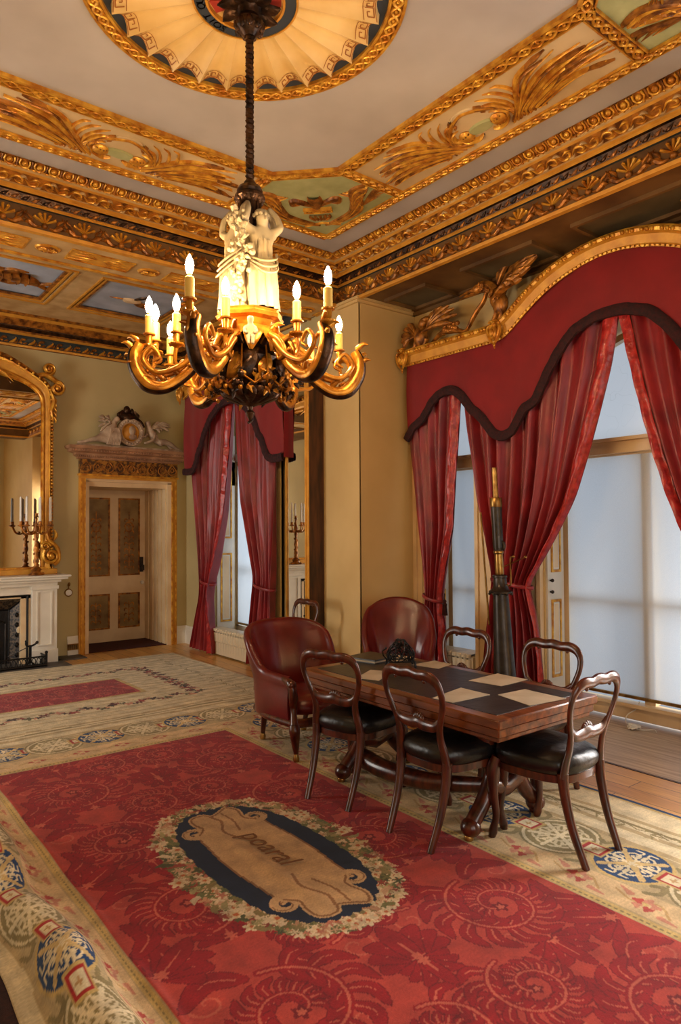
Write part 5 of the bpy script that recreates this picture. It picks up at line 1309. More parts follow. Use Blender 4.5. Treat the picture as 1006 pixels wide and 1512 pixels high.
# ================================================================ candelabrum on the shelf
c=thing('candelabrum','gilt branched candelabrum with tall white candles on the mantel shelf','candelabrum',(2.245,8.90,1.075))
m=MB(); m.lathe([(.0,0),(.085,0),(.09,.012),(.06,.03),(.05,.05),(.065,.07),(.03,.10),(.022,.14),(.036,.17),(.028,.20),(.02,.26),(.034,.31),(.026,.35),(.018,.42),(.03,.47),(.022,.52),(.035,.56),(.02,.60),(.012,.66),(.018,.69),(.0,.71)],18)
for k in range(3): a=k*2*PI/3; m.ball((.075*math.cos(a),.075*math.sin(a),.015),(.025,.025,.018),8,5)
for k in range(12): a=k*2.4; m.ball((.028*math.cos(a),.028*math.sin(a),.12+.035*k),(.012,.012,.016),6,4)
m.build('stem',MT['goldd'],c)
for k in range(7):
    a=2*PI*k/7+.25; ca,sa=math.cos(a)*.175,math.sin(a)*.155
    m=MB(); m.tube(cat([(0,0,.56),(ca*.35,sa*.35,.50),(ca*.75,sa*.75,.52),(ca,sa,.60)],6),.010,7); m.ball((ca*.5,sa*.5,.52),(.02,.02,.015),7,5)
    m.lathe([(.0,.59),(.034,.595),(.038,.61),(.02,.615),(.018,.65),(.024,.655),(.014,.655)],12,(ca,sa,0)); b=m.build('branch',MT['goldd'],c)
    m=MB(); m.lathe([(.0135,.65),(.0125,.94),(.004,.955)],10,(ca,sa,0)); m.build('candle',MT['candle'],b)
m=MB(); m.lathe([(.0,.70),(.03,.705),(.02,.72),(.018,.75),(.024,.755)],12); m.build('finial_cup',MT['goldd'],c)
# ================================================================ pier glass
p=thing('pier_mirror','tall narrow pier mirror with dark wooden sides and a slim gilt edge','mirror',(4.36,6.075,0))
m=MB(); m.bbox(-.20,0,-.225,-.18,.0,3.45,.004); m.build('wooden_side',MT['brownwood'],p)
m=MB(); m.bbox(-.20,0,.19,.225,.0,3.45,.004); m.bbox(-.2,0,-.18,.19,3.38,3.45,.004); m.bbox(-.2,0,-.18,.19,0,.12,.004); m.build('wooden_frame',MT['brownwood'],p)
m=MB(); m.bbox(-.212,-.2,-.225,-.19,.0,3.45,.003); m.bbox(-.222,-.2,-.19,-.165,.1,3.4,.006); m.bbox(-.222,-.2,.185,.20,.1,3.4,.005); m.build('gilt_edge',[MT['goldp']],p)
m=MB(); m.quad((-.203,-.17,.12),(-.203,-.17,3.38),(-.203,.19,3.38),(-.203,.19,.12)); m.build('mirror_plate',MT['mirror'],p,smooth=False)
MT['chgold']=material('chandelier_gilding',srgb(206,140,40),.3,metal=.6,col2=srgb(150,88,22),scale=14,bump=.15,bscale=60)
# ================================================================ chandelier
CHX,CHY,CB=1.762,2.985,2.15
ch=thing('chandelier','ornate gilt and bronze chandelier with white marble figures and lit candle bulbs','chandelier',(CHX,CHY,CB))
LO=(0,0,-CB)
def ld(lat,dep,z): return (lat*.788+dep*.616, -lat*.616+dep*.788, z)
m=MB()      # ceiling canopy: dark leafy boss
m.lathe([(.0,4.29),(.075,4.29),(.09,4.27),(.06,4.24),(.055,4.21),(.075,4.18),(.07,4.15),(.04,4.125),(.028,4.11)],20)
for k in range(9):
    a=2*PI*k/9
    fr=lambda x,y,h=0.0,a=a: ((.05+y+h*.3)*math.cos(a)-x*math.sin(a),(.05+y+h*.3)*math.sin(a)+x*math.cos(a),4.262-h-.10*max(0,y))
    m.stroke(fr,cat([(0,-.01),(.01,.04),(0,.085),(-.01,.11)],4),[.02,.028,.034,.038,.04,.038,.036,.03,.024,.018,.014,.008,.004],.02)
    m.ball((.06*math.cos(a),.06*math.sin(a),4.16),(.022,.022,.03),7,5)
m.build('ceiling_boss',MT['bronze'],ch,loc=LO)
m=MB(); n=90     # twisted rod
m.tube([(0,0,lerp(3.36,4.13,i/n)) for i in range(n+1)],[.0215+.003*math.sin(i*2.1) for i in range(n+1)],6,up=(1,0,0),twist=.28)
m.build('rod',MT['bronze'],ch,loc=LO,angle=30)
m=MB(); m.lathe([(.022,3.37),(.03,3.36),(.034,3.345),(.055,3.335),(.066,3.315),(.062,3.30),(.075,3.29),(.078,3.275),(.05,3.25),(.046,3.21),(.04,3.17),(.022,3.11),(.008,3.08)],20)
for k in range(10):
    a=2*PI*k/10; m.ball((.06*math.cos(a),.06*math.sin(a),3.275),(.02,.02,.022),7,5)
    m.tube(cat([(.052*math.cos(a),.052*math.sin(a),3.26),(.048*math.cos(a),.048*math.sin(a),3.2),(.03*math.cos(a),.03*math.sin(a),3.12)],4),.008,5)
m.build('urn',MT['bronze'],ch,loc=LO)
# marble figures with raised arms
def figure(ang,k,yaw):
    x,y,_=ld(.075*math.cos(ang),.075*math.sin(ang),0); rz=math.atan2(y,x)+PI/2+yaw
    V=[(0,.0,.20,.05),(0,.0,.28,.042),(0,-.008,.345,.046,.04),(0,.0,.40,.020),(0,-.012,.432,.032),(0,-.008,.462,.030),
       (.052,.0,.375,.024),(.098,-.015,.415,.019),(.088,.01,.475,.015),(.055,.03,.52,.012),
       (-.052,.0,.375,.024),(-.10,-.005,.40,.019),(-.095,.0,.47,.015),(-.05,.03,.525,.012),(0,.0,.10,.055),(0,0,.03,.06)]
    E=[(0,1),(1,2),(2,3),(3,4),(4,5),(2,6),(6,7),(7,8),(8,9),(2,10),(10,11),(11,12),(12,13),(0,14),(14,15)]
    V=[(a*1.08,b*1.08,c*1.04,*[q*1.08 for q in r]) for a,b,c,*r in V]
    b=skinbody('marble_figure',E,V,MT['marble'],ch,loc=(x,y,2.695-CB),rz=rz)
    m=MB(); P=[]; N=64
    for i in range(15):
        t=i/14; z=.0+.345*t; R=interp(t,[0,.15,.4,.62,.78,.9,1],[.088,.082,.078,.072,.05,.052,.048])
        P.append([((R+(.010*(1-.4*t))*math.sin(11*a+2.2*math.sin(a+k)+3*t)+.003*math.sin(23*a+5*t))*math.cos(a)*1.03,(R+(.010*(1-.4*t))*math.sin(11*a+2.2*math.sin(a+k)+3*t)+.003*math.sin(23*a+5*t))*math.sin(a)*.92,z) for a in [2*PI*j/N for j in range(N)]])
    m.grid(P,closed_v=True)
    for j in range(3):   # swags of cloth over the hips
        m.tube(cat([(.075,-.02,.29-.02*j),(.04,-.075-.006*j,.24-.03*j),(-.03,-.078-.006*j,.22-.03*j),(-.075,-.02,.25-.015*j)],5),.006,6)
    m.build('robe',MT['marble'],b,angle=70)
    m=MB(); m.ball((0,.006,.482),(.036,.036,.03),10,6); m.ball((0,.04,.475),(.02,.018,.018),8,5)
    for j in range(9): a=j*.7; m.ball((.034*math.cos(a),.002+.034*math.sin(a),.475),.011,6,4)
    m.ball((0,-.047,.447),(.005,.008,.009),6,4)
    m.build('hair',MT['marble'],b)
figure(-.60,0,-.35); figure(3.55,1,.35); figure(1.45,2,0)
m=MB(); g=random.Random(3)       # flower garland down the front
for k in range(64):
    z=lerp(3.17,2.72,k/63); w=.028+.05*math.exp(-((z-2.93)/.05)**2)+.012*(k<14)
    p=ld(-.03+g.uniform(-w,w)+.012*math.sin(z*20),-.105-.03*math.sin(PI*(k/63)) - .02*g.random(),z)
    if k%2: m.ball(p,g.uniform(.010,.017),7,5)
    else:
        q=g.uniform(0,6.3); a=Vector(p); d=Vector((math.cos(q)*.788,-math.cos(q)*.616,math.sin(q)))*.035
        m.tube([a,a+d*.5+Vector(ld(0,-.012,0)),a+d],[.006,.012,.002],6)
m.build('flower_garland',MT['marble'],ch,loc=LO)
m=MB()      # gilt plinth
M8=[2*PI*(k+.5)/8 for k in range(8)]
prof=[(.10,2.60),(.12,2.615),(.135,2.64),(.165,2.65),(.172,2.665),(.16,2.675),(.165,2.685),(.14,2.695),(.12,2.70)]
m.grid([[(r*math.cos(a),r*math.sin(a),z) for a in M8] for r,z in prof],closed_v=True); o_=len(m.v)-8; m.f.append(tuple(range(o_,o_+8))); m.m.append(0)
m.build('plinth',MT['chgold'],ch,loc=LO,angle=25)
m=MB()      # body and bowl
m.lathe([(.004,2.15),(.014,2.165),(.024,2.19),(.012,2.205),(.016,2.22),(.05,2.235),(.10,2.255),(.135,2.285),(.14,2.305),(.10,2.325),(.09,2.35),(.13,2.375),(.165,2.42),(.17,2.45),(.13,2.48),(.10,2.53),(.10,2.60)],28)
m.tube(cat([(0,0,2.19),(.012,.0,2.17),(.004,.0,2.15),(-.012,0,2.14)],4),.008,6)
m.build('bowl',MT['bronze'],ch,loc=LO)
m=MB(); mb=MB(); g=random.Random(11)
for k in range(12):     # gilt acanthus leaves folding over the body
    a=2*PI*k/12
    fr=lambda x,y,h=0.0,a=a: ((y+h*.6)*math.cos(a)-x*math.sin(a),(y+h*.6)*math.sin(a)+x*math.cos(a),0)
    def fz(pz):
        return lambda x,s,h=0.0,a=a: ((interp(s,*pz[0])+h)*math.cos(a)-x*math.sin(a),(interp(s,*pz[0])+h)*math.sin(a)+x*math.cos(a),interp(s,*pz[1]))
    f1=fz((([0,.3,.6,.85,1],[.10,.13,.175,.215,.20]),([0,.3,.6,.85,1],[2.61,2.60,2.56,2.50,2.46])))
    m.stroke(f1,[(.012*math.sin(q*3),q) for q in np.linspace(0,1,10)],[.022,.034,.044,.05,.052,.05,.046,.038,.026,.008],.016)
    f2=fz((([0,.3,.7,1],[.15,.175,.165,.12]),([0,.3,.7,1],[2.46,2.41,2.345,2.30])))
    (m if k%2 else mb).stroke(f2,[(.02*math.sin(q*4+k),q) for q in np.linspace(0,1,8)],[.012,.026,.036,.04,.036,.03,.02,.006],.02)
    f3=fz((([0,.4,1],[.145,.12,.05]),([0,.4,1],[2.30,2.262,2.235])))
    mb.stroke(f3,[(0,q) for q in np.linspace(0,1,6)],[.02,.03,.03,.024,.016,.006],.014)
for k in range(110):     # tangled leaf and fruit wreath hanging under the arms
    a=g.uniform(0,2*PI); R=g.uniform(.155,.225); z=g.uniform(2.27,2.36)
    (m if k%2==0 else mb).ball((R*math.cos(a),R*math.sin(a),z),g.uniform(.010,.02),6,5)
for k in range(100):
    a=g.uniform(0,2*PI); R=g.uniform(.16,.235); z=g.uniform(2.26,2.37); d=Vector((g.uniform(-1,1),g.uniform(-1,1),g.uniform(-1,.6))).normalized()*.045; p=Vector((R*math.cos(a),R*math.sin(a),z))
    (m if k%2==0 else mb).tube([p,p+d*.5+Vector((0,0,.008)),p+d],[.004,.012,.002],6)
for k in range(10):     # cords and tassels
    a=2*PI*k/10+.2; R=.205; m.tube([(R*math.cos(a)*.9,R*math.sin(a)*.9,2.49),(R*math.cos(a),R*math.sin(a),2.36)],.0045,6); m.ball((R*math.cos(a),R*math.sin(a),2.355),(.009,.009,.02),7,5)
    b=a+PI/10; m.tube([(R*math.cos(a),R*math.sin(a),2.345),(R*1.02*math.cos(b),R*1.02*math.sin(b),2.30),(R*math.cos(a+PI/5),R*math.sin(a+PI/5),2.345)],.005,6)
m.build('gilt_foliage',MT['chgold'],ch,loc=LO); mb.build('bronze_foliage',MT['bronze'],ch,loc=LO)
# seated child on the bowl
x,y,_=ld(.03,-.215,0)
V=[(0,0,.03,.022),(0,0,.06,.022),(0,0,.085,.018),(0,-.002,.10,.010),(0,-.004,.122,.019),(0,-.004,.14,.017),(.022,-.004,.083,.010),(.03,-.014,.06,.009),(.012,-.032,.05,.008),(-.022,-.004,.083,.010),(-.03,-.014,.06,.009),(-.012,-.032,.05,.008),(.012,-.035,.032,.012),(.010,-.045,.0,.008),(.010,-.055,-.008,.007),(-.012,-.035,.032,.012),(-.010,-.045,.0,.008),(-.010,-.055,-.008,.007)]
E=[(0,1),(1,2),(2,3),(3,4),(4,5),(2,6),(6,7),(7,8),(2,9),(9,10),(10,11),(0,12),(12,13),(13,14),(0,15),(15,16),(16,17)]
skinbody('seated_child',E,V,MT['marble'],ch,loc=(x,y,2.475-CB),rz=math.atan2(y,x)+PI/2)
# horn arms
HANG=[math.radians(a) for a in (-108,-46,12,72,132,188)]
for a in HANG:
    dx,dy,_=ld(math.cos(a),math.sin(a),0); tx,ty=-dy,dx
    pt=lambda r,z,t=0.0: (r*dx+t*tx,r*dy+t*ty,z)
    path=cat([(.08,2.50),(.15,2.55),(.22,2.50),(.30,2.39),(.40,2.315),(.49,2.315),(.55,2.385),(.565,2.465),(.54,2.525)],6)
    m=MB(); N=len(path); b0=len(m.f); m.tube([pt(r,z) for r,z in path],[interp(i/(N-1),[0,.25,.45,.65,.8,1],[.018,.026,.028,.038,.036,.026]) for i in range(N)],12,up=(0,0,1),asp=1.0)
    for fi in range(b0,len(m.f)):
        if (fi-b0)%12 in (7,8,9,10) and (fi-b0)//12<N-1: m.m[fi]=1
    for s in (-1,1):
        q=cat([(.24,2.50),(.34,2.41),(.45,2.375),(.52,2.44),(.48,2.50),(.44,2.455),(.47,2.43)],6); m.tube([pt(r,z,s*.035) for r,z in q],[lerp(.016,.007,i/(len(q)-1)) for i in range(len(q))],7)
        q=cat([(.20,2.54),(.27,2.50),(.31,2.44),(.27,2.41),(.25,2.44)],6); m.tube([pt(r,z,s*.03) for r,z in q],[lerp(.018,.006,i/(len(q)-1)) for i in range(len(q))],7)
    for j in range(12):
        t=j/11; i=int(lerp(8,N-3,t)); r,z=path[i]; m.tube(cat([pt(r,z+.03),pt(r+.03,z+.055,.02*(-1)**j),pt(r+.055,z+.05,.035*(-1)**j)],4),[.014,.016,.015,.013,.012,.010,.008,.004,.002],6)
    m.build('horn_arm',[MT['chgold'],MT['bronze']],ch,loc=LO,angle=70)
# candle lights
BULBS=[(-.184,-.55),(-.075,-.29),(.25,-.23),(.40,-.41),(-.50,-.03),(-.50,.09),(-.356,-.06),(-.495,.38),(.447,.30),(.28,.62)]
flame=[(.0,.0),(.010,.004),(.017,.022),(.0185,.038),(.015,.056),(.008,.074),(.003,.084),(.0,.087)]
for lat,dep in BULBS:
    a=math.atan2(dep,lat); near=min(HANG,key=lambda h: abs(math.atan2(math.sin(h-a),math.cos(h-a)))); rr=min(.52,max(.30,math.hypot(lat,dep)))
    hx=(rr*math.cos(near),rr*math.sin(near)); hz=interp(rr,[.22,.30,.40,.49,.55],[2.52,2.43,2.37,2.37,2.43])
    x,y,_=ld(lat,dep,0)
    m=MB(); p0=ld(hx[0],hx[1],hz); mid=((p0[0]+x)/2,(p0[1]+y)/2,2.42)
    m.tube(cat([p0,mid,(x*1.02,y*1.02,2.45),(x,y,2.52)],6),.010,7); m.lathe([(.008,2.50),(.014,2.51),(.036,2.52),(.038,2.528),(.018,2.532),(.015,2.54),(.018,2.565),(.016,2.575),(.030,2.578),(.031,2.584),(.02,2.586)],14,(x,y,0))
    for k in range(6): q=2*PI*k/6; m.ball((x+.034*math.cos(q),y+.034*math.sin(q),2.522),(.010,.010,.007),6,4)
    br=m.build('candle_branch',MT['chgold'],ch,loc=LO)
    m=MB(); m.lathe([(.0205,2.58),(.0205,2.672),(.017,2.676),(.010,2.678),(.009,2.69)],14,(x,y,0)); m.build('candle_sleeve',MT['candletube'],br)
    m=MB(); m.lathe([(r,z+2.688) for r,z in flame],14,(x,y,0)); b=m.build('bulb',MT['bulb'],br)
# ================================================================ carpet, painted vertex by vertex
def carpet():
    FX0,FX1,FY0,FY1=.975,2.68,.95,4.95
    ys=np.concatenate([np.arange(.55,3.3,.0056),np.arange(3.3,5.6,.0095),np.arange(5.6,8.52,.018)]); xs_r=np.arange(.905,3.846,.0058)
    # raised and folded left edge: profile by arc length
    pf=np.array(cat([(.905,.006),(.875,.018),(.845,.05),(.815,.085),(.775,.112),(.73,.115),(.69,.09),(.662,.05),(.642,.014),(.61,.007),(.56,.006)],12))
    d=np.hypot(*np.diff(pf,axis=0).T); arc=np.concatenate([[0],np.cumsum(d)])
    sa=np.arange(arc[-1],.0,-.007); lx=np.interp(sa,arc,pf[:,0]); lz=np.interp(sa,arc,pf[:,1])
    px=np.concatenate([.975-(.07+sa)*1.5,[FX0-(FX0-x)*1.5 if x<FX0 else x for x in xs_r]])
    gx=np.concatenate([lx,xs_r]); gz=np.concatenate([lz,np.full(len(xs_r),.006)])
    nx,ny=len(px),len(ys); X=np.broadcast_to(px[None,:],(ny,nx)); Y=np.broadcast_to(ys[:,None],(ny,nx))
    C=np.zeros((ny,nx,3)); rg=np.random.default_rng(5)
    col=lambda r,g,b: np.array(srgb(r,g,b)[:3])
    def fill(mask,c): C[mask]=c
    def sl(x0,x1,y0,y1): return slice(*np.searchsorted(ys,[y0,y1])),slice(*np.searchsorted(px,[x0,x1]))
    def stroke(pts,w,c,op=1.0):
        P=np.array(pts,float); N=len(P); w=np.full(N,w) if not hasattr(w,'__len__') else np.array(w); M=w.max()+.004
        a,b=sl(P[:,0].min()-M,P[:,0].max()+M,P[:,1].min()-M,P[:,1].max()+M); xx=X[a,b];yy=Y[a,b]
        if xx.size==0: return
        best=np.full(xx.shape,9.)
        for i in range(N-1):
            dx,dy=P[i+1]-P[i]; L=dx*dx+dy*dy+1e-12; t=np.clip(((xx-P[i,0])*dx+(yy-P[i,1])*dy)/L,0,1)
            best=np.minimum(best,np.hypot(xx-P[i,0]-t*dx,yy-P[i,1]-t*dy)-(w[i]+(w[i+1]-w[i])*t))
        k=best<0; C[a,b][k]=C[a,b][k]*(1-op)+np.array(c)*op
    def blob(x,y,r,c,n=5,ph=0,ind=.25):
        a,b=sl(x-r*1.3,x+r*1.3,y-r*1.3,y+r*1.3); xx=X[a,b]-x;yy=Y[a,b]-y; th=np.arctan2(yy,xx); rr=np.hypot(xx,yy)
        C[a,b][rr<r*(1-ind+ind*np.cos(n*th+ph))]=c
    CREAM=col(214,197,158);TAN=col(180,157,114);OLV=col(138,122,80);PINK=col(196,132,104);WHT=col(222,206,168);RED=col(146,14,18);DRED=col(114,10,14);SAL=col(174,58,44);NAV=col(22,34,60);BLU=col(30,62,104);YEL=col(198,168,104);GRN=col(104,104,58);ORG=col(186,96,48)
    # ---- borders
    T=np.maximum(np.maximum(X-FX1,FX0-X),np.maximum(Y-FY1,FY0-Y)); C[:]=CREAM
    side=(np.maximum(X-FX1,FX0-X)>=np.maximum(Y-FY1,FY0-Y)); S=np.where(side,Y,X)
    wob=.012*np.sin(S*9)+.006*np.sin(S*23)
    for a,b,c in ((.62,.66,TAN),(.70,.735,WHT),(.76,.80,TAN),(.84,.865,OLV),(.90,.935,TAN),(.98,1.1,WHT),(1.12,1.145,YEL)): fill((T>a+wob*.4)&(T<b+wob*.4)&(Y<5.9),c)
    fill((T>1.14)&side&(X>FX1),BLU)
    fill((T>.24)&(T<.62),TAN*.92+CREAM*.08)
    fill((T>.06)&(T<.24),col(208,178,132)); 
    # ---- medallion strip
    def medal(cx,cy,kind):
        R=.172
        if kind=='b':
            blob(cx,cy,R+.018,YEL,1,0,0); blob(cx,cy,R,BLU,1,0,0)
            for q in range(4):
                a=q*PI/2+PI/4
                for s in (-1,1):
                    sp=[(cx+.085*math.cos(a+s*.42)+r_*math.cos(t),cy+.085*math.sin(a+s*.42)+r_*math.sin(t)) for t,r_ in zip(np.linspace(a+PI,a+PI+s*9,26),np.linspace(.048,.006,26))]
                    stroke(sp,.0065,WHT)
                stroke([(cx,cy),(cx+.09*math.cos(a),cy+.09*math.sin(a)),(cx+.15*math.cos(a),cy+.15*math.sin(a))],[.024,.012,.016],col(206,176,118))
                b=q*PI/2
                for s in (-1,1): stroke(cat([(cx+.03*math.cos(b),cy+.03*math.sin(b)),(cx+.09*math.cos(b+s*.25),cy+.09*math.sin(b+s*.25)),(cx+.14*math.cos(b+s*.1),cy+.14*math.sin(b+s*.1)),(cx+.15*math.cos(b+s*.35),cy+.15*math.sin(b+s*.35))],4),.006,WHT)
            blob(cx,cy,.03,WHT,6,0,.3)
        else:
            blob(cx,cy,R+.035,OLV,1,0,0); blob(cx,cy,R+.022,CREAM,1,0,0); blob(cx,cy,R+.005,OLV*1.1,1,0,0)
            for q in range(6):
                a=q*PI/3
                for s in (-1,1):
                    sp=[(cx+.09*math.cos(a+s*.3)+r_*math.cos(t),cy+.09*math.sin(a+s*.3)+r_*math.sin(t)) for t,r_ in zip(np.linspace(a,a+s*8,22),np.linspace(.05,.006,22))]; stroke(sp,.0075,CREAM)
                stroke([(cx+.02*math.cos(a),cy+.02*math.sin(a)),(cx+.15*math.cos(a),cy+.15*math.sin(a))],[.010,.014],WHT)
            blob(cx,cy,.035,WHT,6,0,.3)
    def sq(cx,cy,rot):
        for h,c in ((.074,YEL),(.06,col(170,44,40)),(.042,WHT)):
            a,b=sl(cx-.08,cx+.08,cy-.08,cy+.08); xx=X[a,b]-cx;yy=Y[a,b]-cy; C[a,b][(abs(xx)<h*(.85 if rot else 1.0))&(abs(yy)<h*(1.0 if rot else .85))]=c
        blob(cx,cy,.022,col(190,150,100),4,0,.3)
    for sx in (3.12,FX0-.44):
        for k in range(-1,10):
            yb=1.76+.79*k/2*1.0
            if yb>5.3: continue
            medal(sx,yb,'b' if k%2==0 else 't')
            for s in (-1,1):    # olive scrolling filler
                p=cat([(sx+s*.2,yb-.17),(sx+s*.16,yb-.22),(sx+s*.10,yb-.2),(sx+s*.12,yb-.16)],5); stroke(p,.014,OLV)
        for k in range(-2,10):
            yb=1.76+.395*(k+.5)
            if yb<5.2: sq(sx,yb,True)
    for k in range(-1,10):
        xb=1.15+.35*k
        if xb>3.3: continue
        medal(xb,5.4,'b' if k%2==0 else 't'); sq(xb+.175,5.4,False)
    # pink flower sprays of the inner border
    for sx,sg in ((FX1+.15,1),(FX0-.15,-1)):
        for k in range(14):
            y=.9+.32*k; 
            if y>4.85: continue
            stroke(cat([(sx-.03*sg,y-.12),(sx+.04*sg,y-.04),(sx-.01*sg,y+.05),(sx+.03*sg,y+.15)],5),.006,col(186,150,96))
            for q in range(5): a=q*1.26; blob(sx+.034*math.cos(a),y+.04*math.sin(a),.027,col(176,70,58) if q%2 else PINK,3,q,.2)
            blob(sx,y,.014,YEL,5,0,.2); stroke([(sx+.04*sg,y+.09),(sx+.07*sg,y+.15)],[.018,.004],PINK); stroke([(sx-.05*sg,y-.09),(sx-.06*sg,y-.16)],[.016,.004],PINK)
    for k in range(8):
        x=1.0+.3*k; 
        stroke(cat([(x-.12,5.08),(x,5.13),(x+.12,5.07)],5),.006,col(186,150,96))
        for q in range(4): a=q*1.57; blob(x+.04*math.cos(a),5.10+.03*math.sin(a),.022,PINK if q%2 else col(176,84,64),3,q,.2)
    # leaf sprays on the outer stripes
    for k in range(46):
        y=.7+.165*k; x=3.50+.02*math.sin(k*2.3)
        for q in range(5): a=.5+q*.55+(k%2)*PI; stroke([(x,y),(x+.06*math.cos(a),y+.05*math.sin(a))],[.012,.003],WHT if q%2 else OLV*1.15)
        stroke(cat([(x,y-.08),(x+.03,y),(x,y+.08)],4),.005,OLV)
    # ---- far part: plain cream with dark flower lines round a second crimson panel
    far=(Y>5.86)&(X<3.80); fill(far&(np.sin(Y*33+.9*np.sin(X*1.7))>.6),CREAM*.90); fill(far&(np.sin(Y*61+2*np.sin(X*1.1))>.9),TAN)
    for line,vert in ((6.30,False),(7.82,False),(3.12,True)):
        n=70
        for k in range(n):
            t=k/n
            if vert: x,y=line+.05*math.sin(k*.9),lerp(6.30,7.9,t)
            else: x,y=lerp(.2,3.12,t),line+.05*math.sin(k*.9)
            c=[col(96,40,30),col(150,60,50),col(92,84,50),PINK,col(60,40,34)][k%5]; blob(x,y,.03+.014*(k%3),c,4,k,.3)
    def seconddam(x0,x1,y0,y1):
        a,b=sl(x0-.045,x1+.045,y0-.045,y1+.045); C[a,b]=YEL; a,b=sl(x0,x1,y0,y1); C[a,b]=SAL
    # ---- damask fields
    LIT=col(190,88,66)
    def leaf(p,w,c=RED,vein=True):
        q=cat(p,5); n=len(q); ww=[w*math.sin(PI*min(1,.10+.90*i/(n-1)))**.7 for i in range(n)]; stroke(q,[a+.004 for a in ww],DRED if c is RED else RED*.85); stroke(q,ww,c)
        if vein: stroke(q[1:-4],list(np.linspace(.0046,.002,len(q)-5)),LIT)
    def palmette(x,y,s,ang,rad=.2,c=RED):
        for q in (3,-3,2,-2,1,-1,0):
            a=ang+q*.42; L=rad*(1.12-.11*abs(q)); b=a+.55*np.sign(q)
            leaf([(x,y),(x+L*.55*math.cos(a),y+L*.55*math.sin(a)),(x+L*.55*math.cos(a)+L*.5*math.cos(b),y+L*.55*math.sin(a)+L*.5*math.sin(b))],.040*s*rad/.2,c)
        blob(x,y,.03*s,LIT,6,0,.25)
    def scroll(x,y,R,a0,chi,c=RED):
        n=44; th=np.linspace(0,chi*2*PI*1.45,n); rr=R*np.linspace(1,.12,n)
        P=[(x+r*math.cos(a0+t),y+r*math.sin(a0+t)) for r,t in zip(rr,th)]
        for i in range(n-6,1,-2):          # lobes, outer ones last so they overlap like acanthus
            t=a0+th[i]; r=rr[i]; k=R/.27; f=1-.62*i/n
            for s,Ls,e in ((1,.175,.50),(-1,.085,.55)):
                L=Ls*k*f; p0=P[i]; p1=(x+(r+s*L*.62)*math.cos(t+chi*.16),y+(r+s*L*.62)*math.sin(t+chi*.16)); p2=(x+(r+s*L*.95)*math.cos(t+chi*e),y+(r+s*L*.95)*math.sin(t+chi*e))
                leaf([p0,p1,p2],.040*k*f,c)
        stroke(P,list(np.linspace(.022,.010,n)*R/.27),RED); stroke(P,list(np.linspace(.006,.003,n)),LIT)
        blob(P[-1][0],P[-1][1],R*.16,DRED,5,a0,.2); blob(P[-1][0],P[-1][1],R*.08,LIT,5,a0,.2)
    def tendril(x,y,R,a0,chi):
        th=np.linspace(0,chi*7.5,26); stroke([(x+r*math.cos(a0+t),y+r*math.sin(a0+t)) for t,r in zip(th,np.linspace(R,R*.1,26))],list(np.linspace(.007,.003,26)),LIT)
    def damask(x0,x1,y0,y1,rowh=.8,yo=0.0):
        a,b=sl(x0,x1,y0,y1); keep=C.copy(); C[a,b]=SAL; xc=1.83
        r0=int((y0-yo)/rowh)-1
        for k in range(r0,int((y1-yo)/rowh)+2):
            y=yo+k*rowh; f=1 if k%2 else -1
            for s in (-1,1):
                tendril(xc+s*.14,y+.30,.09,1.0*f,s*f); tendril(xc+s*.74,y+.36,.08,2.0,-s*f); tendril(xc+s*.36,y-.02,.07,.5,s)
                leaf([(xc+s*.28,y+.30),(xc+s*.36,y+.38),(xc+s*.32,y+.50)],.045); leaf([(xc+s*.82,y-.04),(xc+s*.74,y+.06),(xc+s*.80,y+.2)],.05); leaf([(xc+s*.58,y+.40),(xc+s*.70,y+.46),(xc+s*.84,y+.36)],.05)
                palmette(xc+s*.80,y+.60,1.1,PI/2+s*.9,.21); palmette(xc+s*.48,y+.66,1,PI/2*f,.17)
                scroll(xc+s*.52,y+.16,.235,PI/2*f,s*f); scroll(xc+s*.20,y+.54,.17,-PI/2*f,-s*f)
            palmette(xc,y+.10,1.15,PI/2,.21); palmette(xc,y+.08,1,-PI/2,.15)
        m=np.zeros((ny,nx),bool); m[a,b]=True; C[~m]=keep[~m]
    seconddam(.2,2.67,6.66,7.40); damask(.2,2.67,6.66,7.40,.8,6.6)
    fill((T<.06)&(T>0),YEL); 
    damask(FX0,FX1,FY0,FY1,.8,.98)
    dots=(T>.022)&(T<.034)&(np.sin(S*2*PI/.028)>0); fill(dots,OLV); fill((T>.052)&(T<.060),TAN); fill((T>0)&(T<.006),TAN)
    # ---- wreath, navy ground and cartouche
    ox,oy=1.825,2.93
    se=lambda a,b,n: (np.abs((X-ox)/a)**n+np.abs((Y-oy)/b)**n)
    fill(se(.455,.755,2.25)<1,GRN)
    pal=[col(206,176,128),col(190,138,98),col(216,190,150),col(150,64,44),col(120,112,60),col(166,150,96),col(84,84,44),col(186,112,84),col(206,160,120),col(140,120,70)]
    for k in range(760):
        a=rg.uniform(0,2*PI); q=rg.uniform(.0,1.0); A=lerp(.335,.465,q); B=lerp(.685,.765,q); e=2/2.3
        x=ox+math.copysign(abs(math.cos(a))**e,math.cos(a))*A; y=oy+math.copysign(abs(math.sin(a))**e,math.sin(a))*B
        c=pal[int(rg.integers(0,len(pal)))]*rg.uniform(.75,1.05)
        if k%9==0:
            r=rg.uniform(.035,.05); blob(x,y,r,pal[2],6,a,.2); blob(x,y,r*.6,pal[0],5,a,.25); blob(x,y,r*.25,ORG,1,0,0)
        elif k%3==0: stroke([(x,y),(x+.03*math.cos(a*3),y+.03*math.sin(a*3)),(x+.06*math.cos(a*3+.4),y+.06*math.sin(a*3+.4))],[.014,.016,.003],c)
        else: blob(x,y,rg.uniform(.012,.034),c,int(rg.integers(3,7)),a,.35)
